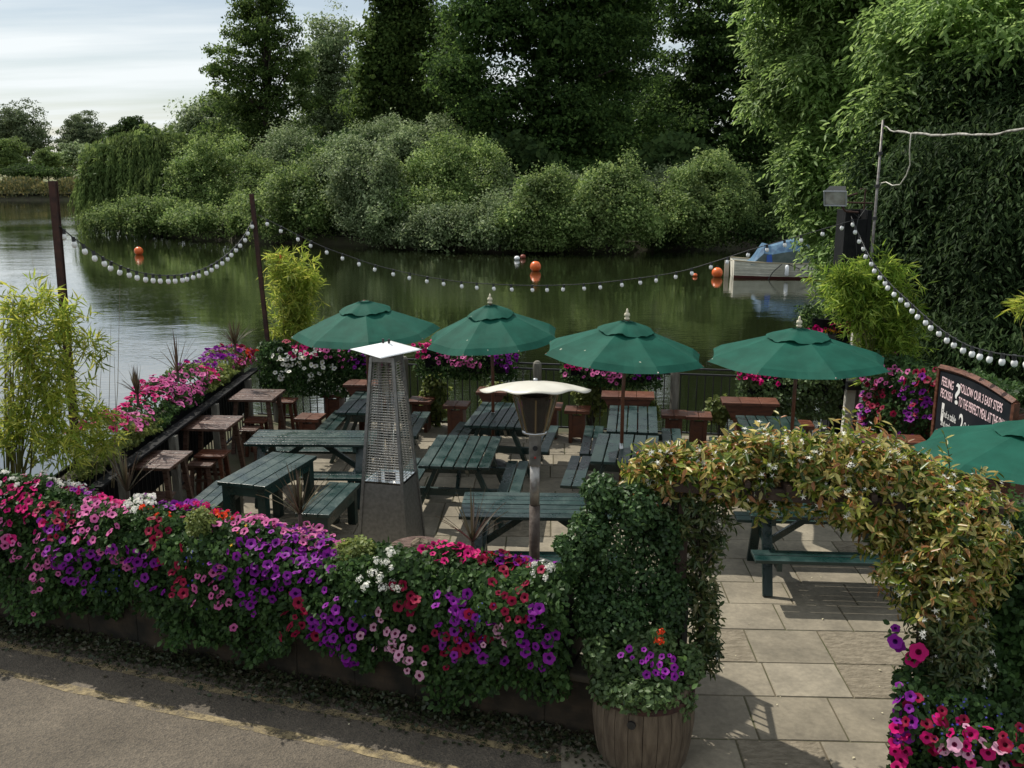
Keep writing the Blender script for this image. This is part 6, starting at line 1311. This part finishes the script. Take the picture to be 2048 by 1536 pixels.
bamboo('bushy green bamboo hiding the middle of the black column', (rb_.x, 12.6, .05), [lobe(1735, 590, 84, 56, 12.6), lobe(1700, 560, 50, 36, 12.5), lobe(1760, 550, 44, 40, 12.6), lobe(1725, 625, 46, 40, 12.5), lobe(1785, 650, 56, 66, 12.7), lobe(1765, 700, 44, 50, 12.6), lobe(1790, 730, 40, 40, 12.7)], 8500, .15, 30, .15, 1.5, m=leafmat('green bamboo leaves', [(.08, .16, .02), (.17, .27, .035), (.30, .38, .07)], .46, .5, .25, 1.6, wide=2, sat=1.))
mound(1640, 635, 44, 26, 13.6, 1100, .07, M['nearwillow'], 'small_shrub', 'pale green shrub tip left of the white post above the parasol', 'shrub', base_z=.2, tmpl=LANCE)
tp = PY(2040, 610, 6.6); bamboo('few bamboo leaves poking in at the right edge under the light string', (tp.x + .62, 6.5, .02), [(tp.x + .04, 6.6, tp.z, .13, .1, .07)], 90, .11, 5, .05, 1.)
# tall dry stems near the left bamboo
t = thing('dry_stems', 'thin dry wispy stems right of the left bamboo', 'plant', (bz.x + .45, 8.9, .8)); b = MB(); q = random.Random(9)
for px, py in ((240, 560), (222, 640), (62, 500), (92, 540), (205, 700), (190, 690), (228, 700)):
    e = PY(px, py, 8.9) - Vector(t.location); s_ = Vector((q.uniform(-.1, .1) + e.x * .55, 0, 0)); b.tube([s_, s_.lerp(e, .5) + Vector((.02, 0, 0)), e], [.004, .003, .0012], 4)
b.build('stems', M['straw'], t)

# ---- barrel planting, glossy shrub, flowering arch
BY = BR.y + .28
mound(1285, 1310, 112, 62, BY + .02, 7000, .038, leafmat('barrel foliage', [(.04, .085, .02), (.07, .13, .03), (.11, .18, .05)], .3, .45, .35, wide=3), 'trailing_plant', 'fresh green trailing plant spilling over the barrel rim', 'plant', group=None, depth=.34, base_z=.5,
      lobes=[lobe(1280, 1330, 106, 44, BY), lobe(1225, 1375, 52, 46, BY - .10), lobe(1350, 1400, 46, 46, BY - .10), lobe(1290, 1385, 84, 34, BY - .24), lobe(1290, 1285, 70, 36, BY), lobe(1380, 1330, 30, 50, BY), lobe(1200, 1310, 40, 50, BY)])
BB = Bed(Vector((BR.x - .33, BY, 0)), Vector((BR.x + .38, BY, 0)), 1.0, .5, .3, .36, Vector((0, -1, 0)))
patch(BB, 1325, 1330, 40, 26, 16, 'purple', 'violet petunia in the barrel', 'petunia', 'flower', .026, 'pet', leafn=20); patch(BB, 1312, 1272, 10, 8, 2, 'orange', 'single red geranium head above the barrel', 'geranium', 'flower', .04, 'ger', leafn=20)
patch(BB, 1262, 1310, 16, 16, 4, 'purple', 'small violet petunia at the left of the barrel', 'petunia', 'flower', .026, 'pet', leafn=10)
SL = [lobe(1230, 1100, 82, 96, 6.1, .30), lobe(1180, 1060, 48, 50, 6.05, .2), lobe(1270, 1010, 60, 60, 6.1, .25), lobe(1200, 985, 40, 40, 6.1, .18), lobe(1290, 1150, 80, 90, 6.1, .3), lobe(1190, 1180, 50, 80, 6.1, .25), lobe(1270, 1250, 100, 80, 6.1, .25), lobe(1210, 1270, 50, 60, 6.1, .2), lobe(1150, 1110, 30, 30, 6.0, .15), lobe(1330, 1070, 40, 60, 6.1, .2), lobe(1130, 1090, 24, 14, 6.0, .1), lobe(1240, 1240, 70, 60, 5.82, .2), lobe(1335, 1210, 46, 90, 5.95, .16), lobe(1180, 1230, 40, 60, 5.9, .15)]
t = mound(0, 0, 0, 0, 0, 25000, .034, M['glossy'], 'glossy_shrub', 'tall dark glossy-leaved shrub behind the barrel, left of the arch', 'shrub', lobes=SL, base_z=.02)
# arch frame
AP = [PY(1345, 1250, 6.35), PY(1300, 948, 6.35), PY(1420, 935, 6.05), PY(1600, 925, 5.95), PY(1800, 945, 5.8), PY(1930, 1010, 5.6)]
t = thing('arch', 'dark timber arch frame buried in the flowering vine', 'arch', (AP[0].x, 6.3, .014)); o_ = Vector((AP[0].x, 6.3, .014)); M['dark_timber'] = mat('dark wet timber', (.022, .012, .008), .7, c2=(.05, .028, .018), scale=8, bump=.3)
rp = AP[5]
for yy in (-.16, .16):
    b = MB(); b.beam(Vector((0, yy, 0)), Vector((0, yy, AP[1].z - .02)), .07, .07); b.build('post', M['dark_timber'], t)
    b = MB(); b.beam(Vector((rp.x - o_.x + .1, yy - .5, 0)), Vector((rp.x - o_.x + .1, yy - .5, AP[1].z - .05)), .07, .07); b.build('post', M['dark_timber'], t)
    b = MB(); b.beam(Vector((-.30, yy, AP[1].z)), Vector((rp.x - o_.x + .25, yy - .52, AP[1].z - .03)), .05, .08); b.build('beam', M['dark_timber'], t)
for k in range(7):
    f = (k + .5) / 7; MB().beam(Vector(((rp.x - o_.x + .1) * f, -.28 - .5 * f, AP[1].z + .06 - .03 * f)), Vector(((rp.x - o_.x + .1) * f, .28 - .5 * f, AP[1].z + .06 - .03 * f)), .035, .04).build('slat', M['dark_timber'], t)
# vine
M['vine'] = leafmat('jasmine leaves', [(.025, .055, .010), (.06, .11, .016), (.14, .19, .03), (.26, .28, .06), (.52, .48, .20), (.34, .25, .08), (.38, .17, .08)], .45, .34, .5, 1.5, wide=3, sat=1.05)  # the palest cream stop paints sunlit highlights into the leaf colour
M['vinegreen'] = leafmat('older jasmine leaves', [(.025, .055, .012), (.05, .09, .018), (.10, .14, .03), (.16, .14, .045)], .35, .38, .45, wide=3)
def vine(name, label, path, n, size, m, cat='climbing plant', stars=0, top=True, tmpl=WLANCE):
    """path: (px, py, Y, radius_m) knots"""
    K = [(PY(a, b_, c), r_) for a, b_, c, r_ in path]; base = Vector((K[0][0].x, K[0][0].y, .014)); t = thing(name, label, cat, base)
    L_ = np.array([(K[i + 1][0] - K[i][0]).length for i in range(len(K) - 1)]); k = n // 6; si = rng.choice(len(L_), k, p=L_ / L_.sum()); f = rng.random(k)
    A_ = np.array([list(x[0]) for x in K]); R_ = np.array([x[1] for x in K]); c = A_[si] * (1 - f[:, None]) + A_[si + 1] * f[:, None]; r_ = R_[si] * (1 - f) + R_[si + 1] * f
    d = sph(k); r_ = r_ * rng.random(k) ** .4 * (1 + .32 * np.sin(c[:, 0] * 9 + d[:, 2] * 4) * np.cos(c[:, 2] * 8 + d[:, 0] * 3) + rng.normal(0, .12, k)); cc = c + d * r_[:, None]
    g = unit(d * .8 + np.array([0, -.1, .35]) + rng.normal(0, .4, (k, 3)))
    # rosettes: six leaves along a short shoot
    p = np.repeat(cc, 6, 0) + np.repeat(g, 6, 0) * (np.tile(np.arange(6), k) * .012)[:, None]; an = np.tile(np.arange(6) * 2.2, k) + np.repeat(rng.uniform(0, 6.28, k), 6)
    X, Y, Z = frames(np.repeat(g, 6, 0), np.zeros(k * 6)); dr = X * np.cos(an)[:, None] + Y * np.sin(an)[:, None] + Z * .55 + np.array([0, 0, -.25])
    leaves('foliage', shift(p, base), np.repeat(g, 6, 0) + np.array([0, 0, .5]), size, m, t, tmpl, droop=dr, jitter=.35)
    if stars:
        ii = rng.integers(0, k, stars); o = cc[ii] + d[ii] * .05 + rng.normal(0, .02, (stars, 3)); o = np.repeat(o, 3, 0) + rng.normal(0, .018, (stars * 3, 3)); nn = np.repeat(d[ii], 3, 0) + np.array([0, -.3, .6]) + rng.normal(0, .4, (stars * 3, 3))
        X, Y, Z = frames(nn, rng.uniform(0, 6.28, len(nn))); scatter('star_blossoms', STAR[0], STAR[1], STAR[2], shift(o, base), X, Y, Z, .021 * rng.uniform(.8, 1.2, len(nn)), [FL['white'][0]], t)
    b = MB(); q = random.Random(n)
    for j in range(5):
        pts_ = [Vector((q.uniform(-.05, .05), q.uniform(-.05, .05), 0))] + [x[0] - base + Vector((q.uniform(-1, 1), q.uniform(-1, 1), q.uniform(-1, 1))) * x[1] * .5 for x in K]; b.tube(pts_, [.012] + [.009] * (len(pts_) - 2) + [.004], 5)
    b.build('vine_stems', M['bark'], t); return t
vine('star_jasmine', 'bronze and yellow-green star jasmine with white stars covering the arch top', [(1285, 945, 6.2, .13), (1400, 945, 6.2, .17), (1500, 945, 6.15, .22), (1600, 940, 6.1, .26), (1720, 960, 6.0, .30), (1840, 1010, 5.9, .31), (1950, 1065, 5.8, .32)], 21000, .068, M['vine'], stars=520)
vine('star_jasmine', 'greener star jasmine hanging down the left side of the arch opening', [(1340, 970, 6.2, .18), (1400, 1030, 6.2, .20), (1405, 1090, 6.2, .15), (1400, 1170, 6.15, .09), (1408, 1260, 6.1, .07), (1415, 1340, 6.1, .04)], 2700, .062, M['vinegreen'], stars=16)
vine('star_jasmine', 'star jasmine tumbling down the right arch pillar', [(1900, 1040, 5.75, .30), (1890, 1110, 5.6, .34), (1880, 1200, 5.5, .24)], 9500, .064, M['vine'], stars=90)
vine('star_jasmine', 'greener star jasmine low on the right arch pillar above the corner petunias', [(1870, 1190, 5.5, .22), (1900, 1270, 5.42, .20), (1920, 1350, 5.38, .16)], 4500, .056, M['vinegreen'], stars=14)
vine('climber', 'dark green leafy climber filling the right edge below the jasmine', [(2060, 1060, 5.9, .24), (2040, 1150, 5.75, .34), (1990, 1290, 5.65, .32), (1950, 1400, 5.5, .28)], 15000, .045, M['ivy'], tmpl=OVAL)
t_ = [x for x in bpy.data.objects if x.name.startswith('climber')][0]
# a few long shoots over the arch
t = thing('vine_shoots', 'young bronze shoots sticking up above the arch top', 'plant', PY(1560, 880, 5.95)); o_ = Vector(t.location); b = MB(); pp_ = []; dd_ = []
for px, py, px2, py2 in ((1560, 900, 1558, 825), (1650, 890, 1668, 850), (1720, 890, 1700, 862), (1900, 940, 1888, 868), (1330, 910, 1345, 890), (1440, 895, 1430, 875), (1780, 895, 1795, 870)):
    a, c = PY(px, py, 5.9), PY(px2, py2, 5.9); b.tube([a - o_, a.lerp(c, .5) - o_ + Vector((.01, 0, 0)), c - o_], [.004, .003, .0015], 4)
    for k in range(10): pp_.append(list(a.lerp(c, (k + .5) / 10) - o_)); dd_.append([math.cos(k * 2.3), math.sin(k * 2.3) * .6, .5])
b.build('stems', M['bark'], t); leaves('foliage', np.array(pp_), np.tile([0, -.3, 1.], (len(pp_), 1)), .06, M['vine'], t, LANCE, droop=np.array(dd_), jitter=.3)
# low right planter with petunias
RB = Bed(Vector((2.36, 5.25, 0)), Vector((3.6, 4.55, 0)), .78, .06, .4, .16, Vector((-.35, -1, 0)))
c = (RB.A + RB.B) / 2; t = thing('flower_trough', 'black floor planter under the right arch pillar', 'planter', (c.x + .1, c.y + .2, .014), math.atan2(RB.D.y, RB.D.x), 'black flower troughs'); MB().box((0, 0, .24), (1.3, .36, .46)).build('trough_body', M['blackwood'], t, bevel=.01); MB().box((0, 0, .475), (1.24, .30, .02)).build('compost', M['soil'], t)
ivy_strip(RB, 'trailing_plant', 'dark leafy mass under the petunias in the bottom right corner', 0, RB.L, 8500, .045, M['ivy'], 'plant')
for px, py, rx, ry, n_, kd, lb in [(1775, 1415, 26, 30, 11, 'purple', 'purple petunia at the left end of the bottom right planter'), (1790, 1480, 24, 34, 9, 'magenta', 'magenta petunia hanging at the lower left of the bottom right planter'), (1870, 1450, 50, 34, 12, 'crimson', 'large magenta petunia in the middle of the bottom right planter'), (1930, 1490, 60, 30, 13, 'magenta', 'magenta petunia in the lower middle of the bottom right corner'),
   (1960, 1500, 60, 30, 10, 'palepink', 'pale pink petunias in the bottom right corner'), (1930, 1450, 90, 60, 80, 'blue', 'blue lobelia sprinkled over the bottom right planter'), (2040, 1490, 20, 30, 8, 'crimson', 'crimson petunia cut by the right edge at the bottom')]:
    patch(RB, px, py, rx, ry, n_, kd, lb, 'petunia' if kd != 'blue' else 'lobelia', 'flower', .040 if kd != 'blue' else .010, 'pet' if kd != 'blue' else 'star', leafn=60, group='flowers in the bottom right planter')
RV = Bed(Vector((2.42, 5.6, 0)), Vector((3.0, 5.3, 0)), 1.5, .7, .3, .12, Vector((-.35, -1, 0)))
patch(RV, 1785, 1258, 14, 12, 3, 'purple', 'two purple petunias sticking out of the right arch pillar', 'petunia', 'flower', .045, 'pet', leafn=10); patch(RV, 1825, 1315, 10, 10, 2, 'magenta', 'single large magenta petunia on the right arch pillar', 'petunia', 'flower', .055, 'pet', leafn=20)
print('faces', sum(len(o.data.polygons) for o in bpy.data.objects if o.type == 'MESH'), 'objects', len(bpy.data.objects))
